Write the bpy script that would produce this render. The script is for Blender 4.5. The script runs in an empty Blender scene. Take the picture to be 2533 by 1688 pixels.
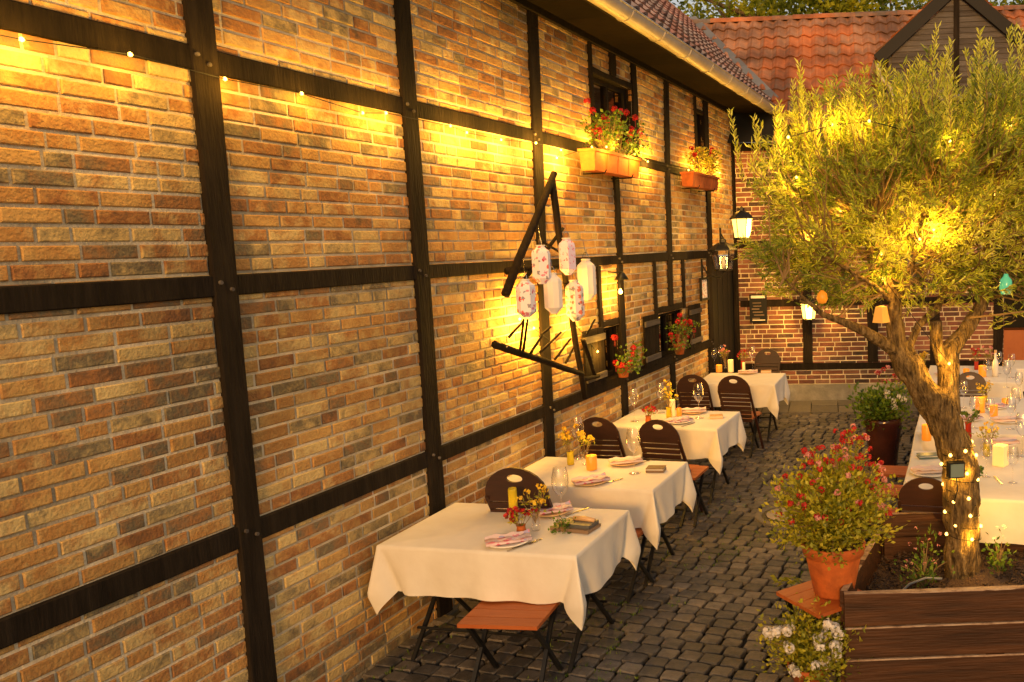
import bpy, math, random
from mathutils import Vector, Matrix, Euler, noise
random.seed(7)
R = random.random
def rr(a, b): return a + (b - a) * random.random()
def rad(a): return math.radians(a)
S = bpy.context.scene
COL = S.collection

# ------------------------------------------------------------------ camera
FPX = 2050.0; PX, PY = 1900.0, 844.0; H = 2.5
PIT = math.atan(244 / FPX); ROL = 0.025
fw = Vector((0, math.cos(PIT), -math.sin(PIT))); r0 = Vector((1, 0, 0)); u0 = Vector((0, math.sin(PIT), math.cos(PIT)))
cr = r0 * math.cos(ROL) - u0 * math.sin(ROL); cu = u0 * math.cos(ROL) + r0 * math.sin(ROL)
cam = bpy.data.cameras.new('camera'); camo = bpy.data.objects.new('camera', cam); COL.objects.link(camo)
camo.matrix_world = Matrix(((cr.x, cu.x, -fw.x, 0), (cr.y, cu.y, -fw.y, 0), (cr.z, cu.z, -fw.z, H), (0, 0, 0, 1)))
cam.sensor_fit = 'HORIZONTAL'; cam.sensor_width = 36; cam.lens = FPX / 2533 * 36
cam.shift_x = -(PX - 1266.5) / 2533; cam.clip_end = 500; cam.clip_start = 0.05
S.camera = camo
# ------------------------------------------------------------------ world, sun, exposure
W = bpy.data.worlds.new('World'); S.world = W; W.use_nodes = True
SUN_EL, SUN_AZ = rad(14), rad(182)            # azimuth measured clockwise from +Y
nt = W.node_tree; bg = nt.nodes['Background']
sky = nt.nodes.new('ShaderNodeTexSky'); sky.sky_type = 'NISHITA'; sky.sun_disc = False
sky.sun_elevation = SUN_EL; sky.sun_rotation = SUN_AZ; sky.air_density = 1.0; sky.dust_density = 4.0; sky.ozone_density = 0.6
hz = nt.nodes.new('ShaderNodeMix'); hz.data_type = 'RGBA'; hz.inputs[0].default_value = .5; hz.inputs[7].default_value = (8.0, 7.3, 6.2, 1)   # thin bright evening cloud veil
nt.links.new(sky.outputs[0], hz.inputs[6]); nt.links.new(hz.outputs[2], bg.inputs[0]); bg.inputs[1].default_value = 0.10
sl = bpy.data.lights.new('sun', 'SUN'); sl.energy = 2.1; sl.angle = rad(9); sl.color = (1.0, 0.46, 0.08)
so = bpy.data.objects.new('sun', sl); COL.objects.link(so)
sd = Vector((math.sin(SUN_AZ) * math.cos(SUN_EL), math.cos(SUN_AZ) * math.cos(SUN_EL), math.sin(SUN_EL)))
so.rotation_euler = sd.to_track_quat('Z', 'Y').to_euler(); so.location = (0, 0, 12)
S.view_settings.view_transform = 'Standard'; S.view_settings.look = 'None'
S.view_settings.exposure = 0.15; S.view_settings.gamma = 1.0
S.render.engine = 'CYCLES'
S.cycles.max_bounces = 8; S.cycles.transparent_max_bounces = 16

# ------------------------------------------------------------------ helpers
def ray(x, y): return fw + cr * ((x - PX) / FPX) - cu * ((y - PY) / FPX)
C0 = Vector((0, 0, H))
def onz(x, y, z=0.0):
    d = ray(x, y); return C0 + d * ((z - H) / d.z)
def ond(x, y, dd):
    d = ray(x, y); return C0 + d * (dd / d.y)
W0 = Vector((-0.47, 13.0, 0))
YAW = rad(13.7)
wd = Vector((-math.sin(YAW), -math.cos(YAW), 0)); wn = Vector((math.cos(YAW), -math.sin(YAW), 0))
AL = rad(4)
bd = Vector((math.cos(AL), -math.sin(AL), 0)); bn = Vector((-math.sin(AL), -math.cos(AL), 0))
UP = Vector((0, 0, 1))
def LW(s, z, o=0.0): return W0 + wd * s + wn * o + UP * z
def BW(b, z, o=0.0): return W0 + bd * b + bn * o + UP * z
def onplane(x, y, n, o):
    d = ray(x, y); return C0 + d * (((W0 - C0).dot(n) + o) / d.dot(n))
def onw(x, y, off=0.0): return onplane(x, y, wn, off)
def onb(x, y, off=0.0): return onplane(x, y, bn, off)

class MB:
    def __init__(s): s.v = []; s.f = []; s.r = []
    def add(s, vs, fs, r=None):
        n = len(s.v); s.v += [tuple(p) for p in vs]
        if r is None: r = random.random()
        for f in fs: s.f.append(tuple(i + n for i in f)); s.r.append(r)
    def boxf(s, o, ax, ay, az, r=None):            # corner o and three edge vectors
        vs = [o, o + ax, o + ax + ay, o + ay, o + az, o + ax + az, o + ax + ay + az, o + ay + az]
        fs = [(0, 3, 2, 1), (4, 5, 6, 7), (0, 1, 5, 4), (1, 2, 6, 5), (2, 3, 7, 6), (3, 0, 4, 7)]
        if ax.cross(ay).dot(az) < 0: fs = [f[::-1] for f in fs]
        s.add(vs, fs, r)
    def box(s, c, sz, rz=0.0, r=None, m=None):
        q = Matrix.Rotation(rz, 3, 'Z') if m is None else m
        ax, ay, az = q @ Vector((sz[0], 0, 0)), q @ Vector((0, sz[1], 0)), q @ Vector((0, 0, sz[2]))
        s.boxf(Vector(c) - (ax + ay + az) / 2, ax, ay, az, r)
    def bar(s, a, b, w, t, r=None, side=None):       # rectangular bar from a to b
        a, b = Vector(a), Vector(b); d = b - a
        sd_ = side if side is not None else (d.cross(UP) if abs(d.normalized().z) < .97 else d.cross(Vector((0, 1, 0))))
        sd_ = Vector(sd_).normalized(); n = d.cross(sd_).normalized()
        s.boxf(a - sd_ * w / 2 - n * t / 2, sd_ * w, n * t, d, r)
    def tube(s, pts, rad_, n=8, r=None, caps=True):
        pts = [Vector(p) for p in pts]; k = len(pts)
        if not isinstance(rad_, (list, tuple)): rad_ = [rad_] * k
        vs = []; fs = []; prev = None
        for i, p in enumerate(pts):
            d = (pts[min(i + 1, k - 1)] - pts[max(i - 1, 0)])
            if d.length < 1e-9: d = Vector((0, 0, 1))
            d.normalize()
            if prev is None: a = d.orthogonal().normalized()
            else:
                a = prev - d * prev.dot(d)
                a = a.normalized() if a.length > 1e-6 else d.orthogonal().normalized()
            prev = a; b = d.cross(a)
            for j in range(n):
                t = 2 * math.pi * j / n
                vs.append(p + (a * math.cos(t) + b * math.sin(t)) * rad_[i])
        for i in range(k - 1):
            for j in range(n):
                j2 = (j + 1) % n
                fs.append((i * n + j, i * n + j2, (i + 1) * n + j2, (i + 1) * n + j))
        if caps: fs.append(tuple(range(n - 1, -1, -1))); fs.append(tuple((k - 1) * n + j for j in range(n)))
        s.add(vs, fs, r)
    def lathe(s, prof, n=20, c=(0, 0, 0), r=None, wob=0.0):
        c = Vector(c); vs = []; fs = []
        for (ra, z) in prof:
            for j in range(n):
                t = 2 * math.pi * j / n; q = 1 + wob * math.sin(t * 12)
                vs.append(c + Vector((ra * q * math.cos(t), ra * q * math.sin(t), z)))
        for i in range(len(prof) - 1):
            for j in range(n):
                j2 = (j + 1) % n; fs.append((i * n + j, i * n + j2, (i + 1) * n + j2, (i + 1) * n + j))
        s.add(vs, fs, r)
    def leaf(s, p, d, L, w, r=None, bend=0.25):
        d = d.normalized(); a = d.cross(Vector((rr(-1, 1), rr(-1, 1), rr(-1, 1))))
        if a.length < 1e-3: a = d.orthogonal()
        a.normalize(); n = a.cross(d)
        p = Vector(p); m = p + d * L * .5 + n * L * bend * .25; e = p + d * L - n * L * bend * .2
        s.add([p, m - a * w / 2, e, m + a * w / 2], [(0, 1, 2, 3)], r)
    def petal_ball(s, c, ra, n, sz, r0=0.0, r1=1.0):
        c = Vector(c)
        for _ in range(n):
            d = Vector((rr(-1, 1), rr(-1, 1), rr(-.6, 1)))
            if d.length < .1: continue
            d.normalize(); q = c + d * ra * rr(.6, 1)
            a = d.orthogonal().normalized(); b = d.cross(a); t = rr(0, 6.28)
            x = (a * math.cos(t) + b * math.sin(t)) * sz; y = (b * math.cos(t) - a * math.sin(t)) * sz
            s.add([q - x - y * .6, q + x * .3 - y + d * sz * .3, q + x + y * .6, q - x * .3 + y + d * sz * .3], [(0, 1, 2, 3)], rr(r0, r1))
    def mesh(s, name, smooth=False):
        me = bpy.data.meshes.new(name); me.from_pydata(s.v, [], s.f)
        at = me.attributes.new('rnd', 'FLOAT', 'FACE'); at.data.foreach_set('value', s.r)
        if smooth: me.polygons.foreach_set('use_smooth', [True] * len(s.f))
        me.update(); return me
    def build(s, name, mat, parent=None, smooth=False, world=True):
        me = s.mesh(name, smooth); me.materials.append(mat)
        return link(name, me, parent, world)

def pmat(p): return Matrix.LocRotScale(p.location, p.rotation_euler, p.scale)
def link(name, me, parent=None, world=True):
    o = bpy.data.objects.new(name, me); COL.objects.link(o)
    if parent is not None:
        o.parent = parent
        if world:
            m = Matrix.Identity(4); q = parent
            chain = []
            while q is not None: chain.append(q); q = q.parent
            for q in reversed(chain):
                m = m @ (q.matrix_parent_inverse if q.parent else Matrix.Identity(4)) @ pmat(q)
            o.matrix_parent_inverse = m.inverted()
    return o
def tag(o, label, cat=None, group=None, kind=None):
    if label: o['label'] = label
    if cat: o['category'] = cat
    if group: o['group'] = group
    if kind: o['kind'] = kind
    return o
def thing(name, label, cat, loc=(0, 0, 0), rz=0.0, group=None):
    o = bpy.data.objects.new(name, None); COL.objects.link(o); o.empty_display_size = .1
    o.location = loc; o.rotation_euler = (0, 0, rz); return tag(o, label, cat, group)
def copy_tree(o, parent=None):
    c = o.copy(); COL.objects.link(c); c.parent = parent
    for ch in list(o.children): copy_tree(ch, c)
    return c
def dup(o, loc, rz, label, group=None, scale=None):
    c = copy_tree(o); c.location = loc; c.rotation_euler = (0, 0, rz); c['label'] = label
    if group: c['group'] = group
    if scale: c.scale = (scale,) * 3
    return c

# ------------------------------------------------------------------ materials
def new_mat(name):
    m = bpy.data.materials.new(name); m.use_nodes = True
    return m, m.node_tree, m.node_tree.nodes['Principled BSDF']
def M(name, cols, rough=.7, scale=12, detail=5, bump=.15, bscale=None, metal=0.0, spec=.5, stretch=(1, 1, 1), rndmix=.75, trans=0.0, emit=None, estr=0.0, sheen=0.0, sss=0.0):
    m, t, p = new_mat(name); N, L = t.nodes, t.links
    co = N.new('ShaderNodeTexCoord'); mp = N.new('ShaderNodeMapping'); mp.inputs['Scale'].default_value = stretch
    L.new(co.outputs['Object'], mp.inputs[0])
    no = N.new('ShaderNodeTexNoise'); no.inputs['Scale'].default_value = scale; no.inputs['Detail'].default_value = detail; no.inputs['Roughness'].default_value = .65
    L.new(mp.outputs[0], no.inputs['Vector'])
    at = N.new('ShaderNodeAttribute'); at.attribute_name = 'rnd'
    mx = N.new('ShaderNodeMath'); mx.operation = 'MULTIPLY'; mx.inputs[1].default_value = rndmix; L.new(at.outputs['Fac'], mx.inputs[0])
    mr = N.new('ShaderNodeMapRange'); mr.inputs['From Min'].default_value = .3; mr.inputs['From Max'].default_value = .7; mr.inputs['To Max'].default_value = 1 - rndmix; L.new(no.outputs['Fac'], mr.inputs['Value'])
    ad = N.new('ShaderNodeMath'); ad.operation = 'ADD'; L.new(mx.outputs[0], ad.inputs[0]); L.new(mr.outputs[0], ad.inputs[1])
    cp = N.new('ShaderNodeValToRGB'); e = cp.color_ramp.elements
    for i, c in enumerate(cols):
        pos = i / max(1, len(cols) - 1)
        el = e[i] if i < 2 else e.new(pos)
        el.position = pos; el.color = (*c, 1)
    if len(cols) == 1: e[1].color = (*cols[0], 1)
    L.new(ad.outputs[0], cp.inputs[0]); L.new(cp.outputs[0], p.inputs['Base Color'])
    p.inputs['Roughness'].default_value = rough; p.inputs['Metallic'].default_value = metal
    p.inputs['Specular IOR Level'].default_value = spec
    if sheen: p.inputs['Sheen Weight'].default_value = sheen
    if bump:
        n2 = N.new('ShaderNodeTexNoise'); n2.inputs['Scale'].default_value = bscale or scale * 3; n2.inputs['Detail'].default_value = 6
        L.new(mp.outputs[0], n2.inputs['Vector'])
        b = N.new('ShaderNodeBump'); b.inputs['Strength'].default_value = bump; b.inputs['Distance'].default_value = .02
        L.new(n2.outputs['Fac'], b.inputs['Height']); L.new(b.outputs[0], p.inputs['Normal'])
    if trans:                                          # thin leaf or cloth: some light comes through
        tr = N.new('ShaderNodeBsdfTranslucent'); L.new(cp.outputs[0], tr.inputs['Color'])
        ms = N.new('ShaderNodeMixShader'); ms.inputs[0].default_value = trans
        out = N['Material Output']; L.new(p.outputs[0], ms.inputs[1]); L.new(tr.outputs[0], ms.inputs[2]); L.new(ms.outputs[0], out.inputs[0])
    if emit: p.inputs['Emission Color'].default_value = (*emit, 1); p.inputs['Emission Strength'].default_value = estr
    return m
def stain(m, sc=.9, lo=.55, hi=1.2, tint=(1, 1, 1)):
    t = m.node_tree; N, L = t.nodes, t.links; p = N['Principled BSDF']; src = p.inputs['Base Color'].links[0].from_socket
    g_ = N.new('ShaderNodeNewGeometry'); n1 = N.new('ShaderNodeTexNoise'); n1.inputs['Scale'].default_value = sc; n1.inputs['Detail'].default_value = 7; n1.inputs['Roughness'].default_value = .6
    L.new(g_.outputs['Position'], n1.inputs['Vector'])
    mr = N.new('ShaderNodeMapRange'); mr.inputs['From Min'].default_value = .36; mr.inputs['From Max'].default_value = .62; mr.inputs['To Min'].default_value = lo; mr.inputs['To Max'].default_value = hi; L.new(n1.outputs['Fac'], mr.inputs[0])
    vm = N.new('ShaderNodeVectorMath'); vm.operation = 'SCALE'; L.new(src, vm.inputs[0]); L.new(mr.outputs[0], vm.inputs['Scale']); L.new(vm.outputs[0], p.inputs['Base Color'])
def glassmat(name, tint=(1, 1, 1), base=.06, rough=.02):
    m, t, p = new_mat(name); N, L = t.nodes, t.links
    tr = N.new('ShaderNodeBsdfTransparent'); tr.inputs[0].default_value = (*tint, 1)
    gl = N.new('ShaderNodeBsdfGlossy'); gl.inputs['Roughness'].default_value = rough; gl.inputs[0].default_value = (1, .95, .88, 1)
    lw = N.new('ShaderNodeLayerWeight'); lw.inputs[0].default_value = .35
    mr = N.new('ShaderNodeMapRange'); mr.inputs['To Min'].default_value = base; mr.inputs['To Max'].default_value = .75; L.new(lw.outputs['Facing'], mr.inputs[0])
    ms = N.new('ShaderNodeMixShader'); L.new(mr.outputs[0], ms.inputs[0]); L.new(tr.outputs[0], ms.inputs[1]); L.new(gl.outputs[0], ms.inputs[2])
    L.new(ms.outputs[0], N['Material Output'].inputs[0]); return m

mBrick = M('brick', [(.07, .055, .035), (.34, .14, .04), (.56, .33, .10), (.44, .21, .055), (.62, .43, .16), (.18, .14, .075), (.40, .17, .045), (.66, .48, .19), (.52, .32, .10)], .88, 9, 6, .5, 60, rndmix=.8)
mBrickR = M('red brick', [(.03, .022, .02), (.19, .065, .04), (.27, .12, .075), (.22, .08, .05), (.05, .03, .026), (.31, .16, .10)], .88, 9, 6, .5, 60, rndmix=.85)
mMortar = M('mortar', [(.58, .46, .29), (.78, .66, .45)], .95, 4, 7, .5, 50, rndmix=.05)
mTimber = M('dark timber', [(.006, .004, .003), (.016, .011, .007), (.030, .021, .013)], .9, 5, 8, .5, 20, stretch=(4, 4, .5), rndmix=.3, spec=.12)
mTimberB = M('weathered boards', [(.04, .032, .028), (.10, .085, .075), (.16, .14, .125)], .9, 6, 8, .4, 24, stretch=(.6, .6, 6), rndmix=.5, spec=.15)
mSoffit = M('soffit boards', [(.008, .006, .004), (.018, .012, .008)], .95, 5, 5, .3, rndmix=.6, spec=.05)
mTile = M('clay roof tile', [(.12, .10, .085), (.22, .145, .10), (.40, .13, .045), (.46, .14, .04), (.32, .16, .09), (.52, .19, .055)], .8, 5, 7, .3, 40, rndmix=.7)
mTileG = M('lichened roof tile', [(.20, .17, .16), (.34, .15, .11), (.30, .24, .22), (.38, .18, .14), (.26, .22, .20)], .8, 7, 7, .3, 40, rndmix=.6)
mZinc = M('zinc', [(.42, .38, .33), (.60, .55, .48)], .42, 5, 5, .05, metal=.15, rndmix=.2)
mFlash = M('lead flashing', [(.12, .12, .13), (.22, .22, .23)], .6, 5, 5, .1, metal=.3)
mCobble = M('basalt sett', [(.022, .021, .021), (.070, .062, .056), (.145, .125, .108), (.046, .044, .044), (.10, .088, .076)], .62, 14, 7, .6, 90, rndmix=.7, spec=.6)
mJoint = M('joint soil', [(.006, .005, .004), (.014, .012, .007), (.022, .028, .008)], .95, 3, 7, .6, 60, rndmix=.0)
mStrip = M('drain stones', [(.09, .08, .065), (.17, .15, .12)], .85, 9, 6, .5, 60, rndmix=.6)
mPlinth = M('stone plinth', [(.24, .22, .18), (.38, .35, .29)], .9, 4, 7, .4, 40, rndmix=.2)
mCloth = M('white tablecloth', [(.68, .63, .56), (.80, .76, .69)], .9, 3, 3, .5, 5, rndmix=.1, sheen=.2, trans=.12)
mWoodO = M('orange oiled wood', [(.28, .062, .012), (.42, .115, .022)], .5, 5, 7, .15, 20, stretch=(1, 8, 1), rndmix=.4)
mWoodD = M('dark stained wood', [(.016, .005, .003), (.042, .012, .007)], .5, 6, 7, .1, 25, stretch=(1, 1, 6), rndmix=.4)
mMetal = M('dark metal', [(.012, .012, .013), (.03, .03, .03)], .45, 8, 4, .1, metal=.6)
mPlank = M('planter plank', [(.014, .006, .003), (.055, .022, .009), (.11, .045, .018)], .62, 4, 9, .35, 16, stretch=(.35, 4, 5), rndmix=.25, spec=.25)
mWornHighlight = M('worn plank edge with painted highlight', [(.10, .05, .025), (.30, .20, .13), (.40, .30, .21)], .85, 14, 7, .3, 40, stretch=(1, 2, 2), rndmix=.0)  # pale colour carries both the wear and a painted sky highlight
mSoil = M('bark mulch', [(.015, .009, .006), (.055, .03, .018), (.09, .05, .03)], .95, 40, 7, .8, 60, rndmix=.5)
mBark = M('olive bark', [(.03, .018, .008), (.17, .11, .045), (.36, .25, .11)], .95, 16, 9, 1.0, 20, stretch=(2.4, 2.4, .55), rndmix=.0, spec=.2)
mBark.node_tree.nodes['Bump'].inputs['Distance'].default_value = .09
mTwig = M('twig', [(.14, .09, .035), (.24, .15, .06)], .8, 10, 3, .1)
mLeafT = M('narrow silver green leaf', [(.07, .11, .012), (.27, .34, .03), (.54, .56, .05), (.78, .76, .18)], .5, 6, 3, 0, rndmix=.85, trans=.38)
mLeafG = M('green leaf', [(.03, .07, .006), (.10, .18, .012), (.22, .30, .02)], .5, 8, 3, 0, rndmix=.85, trans=.35)
mLeafY = M('yellow green leaf', [(.09, .11, .01), (.32, .32, .018), (.56, .48, .03)], .5, 8, 3, 0, rndmix=.85, trans=.35)
mLeafF = M('far tree leaf', [(.03, .05, .005), (.20, .24, .012), (.52, .50, .02), (.75, .64, .04)], .6, 1.2, 3, 0, rndmix=.55, trans=.5)
mRed = M('red petal', [(.20, .004, .008), (.48, .012, .014), (.62, .03, .02)], .55, 10, 2, 0, rndmix=.9, trans=.3)
mWhiteP = M('white petal', [(.65, .62, .60), (.85, .80, .74)], .6, 10, 2, 0, rndmix=.9, trans=.3)
mYellowP = M('yellow petal', [(.70, .42, .02), (.85, .62, .05)], .6, 10, 2, 0, rndmix=.9, trans=.3)
mPinkP = M('pink petal', [(.60, .20, .22), (.70, .35, .30)], .6, 10, 2, 0, rndmix=.9, trans=.3)
mTerra = M('terracotta', [(.40, .085, .012), (.56, .145, .022)], .75, 6, 6, .2, 40, rndmix=.2)
mGlaze = M('glazed dark pot', [(.03, .009, .007), (.07, .02, .014)], .14, 6, 4, .03, rndmix=.2)
for m_, a_ in ((mBrick, (1.1, .68, 1.15)), (mBrickR, (1.3, .55, 1.1)), (mMortar, (1.6, .5, 1.1)), (mCobble, (1.2, .6, 1.2)), (mTile, (1.6, .45, 1.3)), (mTileG, (1.2, .65, 1.2)), (mTerra, (9, .7, 1.1)), (mPlinth, (2, .7, 1.1))): stain(m_, *a_)
mDark = M('dark interior', [(.006, .005, .004), (.012, .010, .008)], .9, 4, 3, 0)
mBlackP = M('black paint', [(.006, .006, .006), (.014, .012, .011)], .6, 8, 3, .05, spec=.2)
mPaper = M('off white paper', [(.60, .56, .50), (.75, .70, .62)], .8, 8, 3, .05, rndmix=.3)
mSlate = M('slate', [(.04, .042, .045), (.09, .09, .09)], .5, 9, 5, .1)
mBrown = M('brown leather', [(.12, .075, .045), (.22, .14, .085)], .55, 9, 5, .1)
mSteel = M('cutlery steel', [(.42, .40, .38), (.55, .52, .5)], .22, 5, 2, 0, metal=1.0)
mPlate = M('sand coloured plate', [(.52, .30, .13), (.66, .44, .22)], .35, 6, 3, .03, rndmix=.3)
mPlateW = M('white china', [(.72, .68, .62), (.8, .76, .7)], .25, 6, 3, 0)
mOrangeG = M('amber candle glass', [(.55, .16, .01), (.70, .26, .015)], .3, 14, 4, .3, emit=(1, .33, .02), estr=.35)
mCreamG = M('lit cream candle glass', [(.75, .50, .22), (.82, .60, .3)], .3, 6, 4, .1, emit=(1, .55, .14), estr=.5)
mYelGl = M('yellow glass', [(.66, .50, .02), (.75, .62, .05)], .15, 6, 4, 0, trans=.4)
mRedG = M('red glass', [(.45, .03, .015), (.6, .06, .02)], .15, 6, 4, 0, trans=.3)
mFlame = M('flame', [(1, .8, .4)], .5, 6, 2, 0, emit=(1, .72, .30), estr=14)
mBulb = M('warm bulb', [(1, .8, .4)], .5, 6, 2, 0, emit=(1, .54, .10), estr=6)
mLampG = M('lit lantern glass', [(.9, .7, .3)], .4, 6, 2, 0, emit=(1, .54, .10), estr=3.4)
mGreenG = M('green lit glass', [(.08, .40, .22), (.12, .55, .4)], .2, 6, 3, 0, emit=(.10, .6, .35), estr=.35)
mShade = M('amber shade', [(.62, .28, .05), (.7, .36, .08)], .6, 6, 3, .05, emit=(1, .42, .06), estr=.25)
mSand = M('light sand stone', [(.26, .22, .18), (.38, .33, .27)], .85, 9, 5, .2)
mCoverBox = M('grey green box', [(.10, .15, .13), (.16, .21, .19)], .35, 6, 3, .02)
mHose = M('grey hose', [(.16, .17, .17), (.24, .25, .24)], .5, 6, 3, 0)
mGlass = glassmat('clear glass'); mPane = glassmat('window pane', (.35, .35, .33), .10, .03)
def flowerprint(name, base, spots, sc=26, th=.42, emit=.12):
    m, t, p = new_mat(name); N, L = t.nodes, t.links
    co = N.new('ShaderNodeTexCoord'); vo = N.new('ShaderNodeTexVoronoi'); vo.inputs['Scale'].default_value = sc
    nz = N.new('ShaderNodeTexNoise'); nz.inputs['Scale'].default_value = sc * 1.5; L.new(co.outputs['Object'], nz.inputs[0])
    ad = N.new('ShaderNodeVectorMath'); ad.operation = 'MULTIPLY_ADD'; ad.inputs[1].default_value = (.05, .05, .05)
    L.new(nz.outputs['Color'], ad.inputs[0]); L.new(co.outputs['Object'], ad.inputs[2]); L.new(ad.outputs[0], vo.inputs[0])
    lt = N.new('ShaderNodeMath'); lt.operation = 'LESS_THAN'; lt.inputs[1].default_value = th; L.new(vo.outputs['Distance'], lt.inputs[0])
    cp = N.new('ShaderNodeValToRGB'); cp.color_ramp.interpolation = 'CONSTANT'; e = cp.color_ramp.elements
    sepc = N.new('ShaderNodeSeparateColor'); L.new(vo.outputs['Color'], sepc.inputs[0]); L.new(sepc.outputs[0], cp.inputs[0])
    for i, c in enumerate(spots):
        el = e[i] if i < 2 else e.new(.5); el.position = i / len(spots); el.color = (*c, 1)
    mx = N.new('ShaderNodeMix'); mx.data_type = 'RGBA'; mx.inputs[6].default_value = (*base, 1)
    L.new(lt.outputs[0], mx.inputs[0]); L.new(cp.outputs[0], mx.inputs[7]); L.new(mx.outputs[2], p.inputs['Base Color'])
    p.inputs['Roughness'].default_value = .6
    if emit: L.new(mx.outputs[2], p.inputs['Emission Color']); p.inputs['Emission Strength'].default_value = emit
    return m
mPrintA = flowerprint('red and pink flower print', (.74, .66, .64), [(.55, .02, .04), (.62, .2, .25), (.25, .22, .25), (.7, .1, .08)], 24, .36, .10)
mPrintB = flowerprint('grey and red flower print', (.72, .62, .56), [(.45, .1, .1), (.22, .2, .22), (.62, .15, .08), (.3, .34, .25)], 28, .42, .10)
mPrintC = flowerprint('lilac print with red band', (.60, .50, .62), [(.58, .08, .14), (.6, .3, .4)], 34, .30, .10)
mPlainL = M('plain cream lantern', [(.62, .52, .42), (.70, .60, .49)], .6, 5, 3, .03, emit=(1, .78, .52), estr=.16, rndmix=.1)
mNapkin = flowerprint('pink floral napkin', (.66, .52, .55), [(.55, .10, .20), (.62, .25, .35), (.40, .36, .58)], 22, .42, 0)
mNapkinP = M('pale pink napkin', [(.66, .48, .44), (.76, .62, .56)], .8, 12, 4, .1)

def point(name, loc, e, col=(1, .52, .08), size=.04, parent=None):
    l = bpy.data.lights.new(name, 'POINT'); l.energy = e; l.color = col; l.shadow_soft_size = size
    o = bpy.data.objects.new(name, l); COL.objects.link(o)
    if parent is not None:
        o.parent = parent; o.matrix_parent_inverse = pmat(parent).inverted()
    o.location = loc; return o

# ------------------------------------------------------------------ ground
g = MB(); g.add([(-60, -30, -.045), (60, -30, -.045), (60, 90, -.045), (-60, 90, -.045)], [(0, 1, 2, 3)], .5)
tag(g.build('ground', mJoint), 'dark earth ground running out beyond the courtyard', kind='structure')
pav = bpy.data.objects.new('cobbled_pavement', None); COL.objects.link(pav); pav.location = (0, 8, 0)
tag(pav, 'dark basalt cobbles paving the courtyard aisle between the tables', kind='structure')
def cobble(mb, c, a, b, hgt, rz, rv):
    q = Matrix.Rotation(rz, 3, 'Z'); c = Vector(c)
    def ring(k, z, j=0): return [c + q @ Vector((sx * a / 2 * k + rr(-j, j), sy * b / 2 * k + rr(-j, j), z)) for sx, sy in ((-1, -1), (0, -1.06), (1, -1), (1.05, 0), (1, 1), (0, 1.06), (-1, 1), (-1.05, 0))]
    v = ring(.98, -.03) + ring(1, hgt - .009, .003) + ring(.91, hgt, .003) + [c + Vector((0, 0, hgt + .002))]
    f = []
    for k in range(2):
        for j in range(8): f.append((k * 8 + j, k * 8 + (j + 1) % 8, k * 8 + 8 + (j + 1) % 8, k * 8 + 8 + j))
    for j in range(8): f.append((16 + j, 16 + (j + 1) % 8, 24))
    mb.add(v, f, rv)
cobs = []
CR = rad(-19); pa, pb = .142, .118
qc = Matrix.Rotation(CR, 3, 'Z')
for j in range(-60, 90):
    off = rr(0, pa)
    for i in range(-70, 70):
        p = qc @ Vector((i * pa + off + rr(-.008, .008), j * pb, 0)) + Vector((0, 8, 0))
        s_ = (p - W0).dot(wd); o_ = (p - W0).dot(wn); ob = (p - W0).dot(bn)
        if o_ < .03 or ob < 1.0 or p.y < 2.6 or p.x > 4.6: continue
        if -1.0 * p.y * .97 > p.x: continue
        if p.x > .55 and p.y < 5.3 and p.x > .45 + (p.y - 4.3) * .3: continue
        cobs.append(p)
def inphoto(p):
    v = p - C0; a = v.dot(fw); x = PX + FPX * v.dot(cr) / a; y = PY - FPX * v.dot(cu) / a
    return x > 1290 and x < 2600 and y < 1700 and y > -20, x, y, a
cands = []
for p in cobs:
    ok, x, y, a = inphoto(p)
    if ok and x < 2090 and not (x < 1600 and y < 1400): cands.append((a, p))
cands.sort(key=lambda t: t[0]); sel = set(id(p) for _, p in cands[:300])
cvars = []
for k in range(24):
    mb = MB(); cobble(mb, (0, 0, 0), pa - rr(.016, .030), pb - rr(.014, .026), rr(-.003, .007), rr(-.06, .06), (k + .5) / 24)
    me = mb.mesh('cobble', False); me.materials.append(mCobble); cvars.append(me)
st = MB()
for p in cobs:
    if id(p) in sel:
        o = link('cobble', random.choice(cvars), pav, False); o.location = p - Vector((0, 8, 0)); o.rotation_euler = (rr(-.03, .03), rr(-.03, .03), CR)
    else: cobble(st, p, pa - rr(.016, .030), pb - rr(.014, .026), rr(-.003, .007), CR + rr(-.06, .06), R())
tag(st.build('far_cobbles', mCobble, pav), None, kind='stuff')
# lighter drain strip in front of the back wall
ds = bpy.data.objects.new('drain_strip', None); COL.objects.link(ds); ds.location = BW(2, 0, .5); tag(ds, 'lighter row of worn stones along the foot of the back wall', kind='structure')
b_ = .1
while b_ < 6.5:
    w_ = rr(.22, .42); rv = R()
    for (oa, ob_) in ((.06, .48), (.5, .97)):
        m_ = MB(); m_.boxf(BW(b_, -.03, oa), bd * (w_ - .012), bn * (ob_ - oa), UP * rr(.033, .042), R()); m_.build('drain_stone', mStrip, ds)
    b_ += w_
# leaves of grass and moss in the joints
gr = MB()
for _ in range(3200):
    x, y = rr(-2.5, .7), 3.6 + 4.5 * R() ** 1.6
    if (Vector((x, y, 0)) - W0).dot(wn) < .1: continue
    if noise.noise(Vector((x * 1.3, y * 1.3, 3))) < .05: continue
    for _k in range(3): gr.leaf((x + rr(-.01, .01), y + rr(-.01, .01), -.012), Vector((rr(-.7, .7), rr(-.7, .7), 1)), rr(.014, .042), .006)
tag(gr.build('joint_grass', mLeafG), 'small green weeds growing in the cobble joints', 'weeds', kind='stuff')

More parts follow.
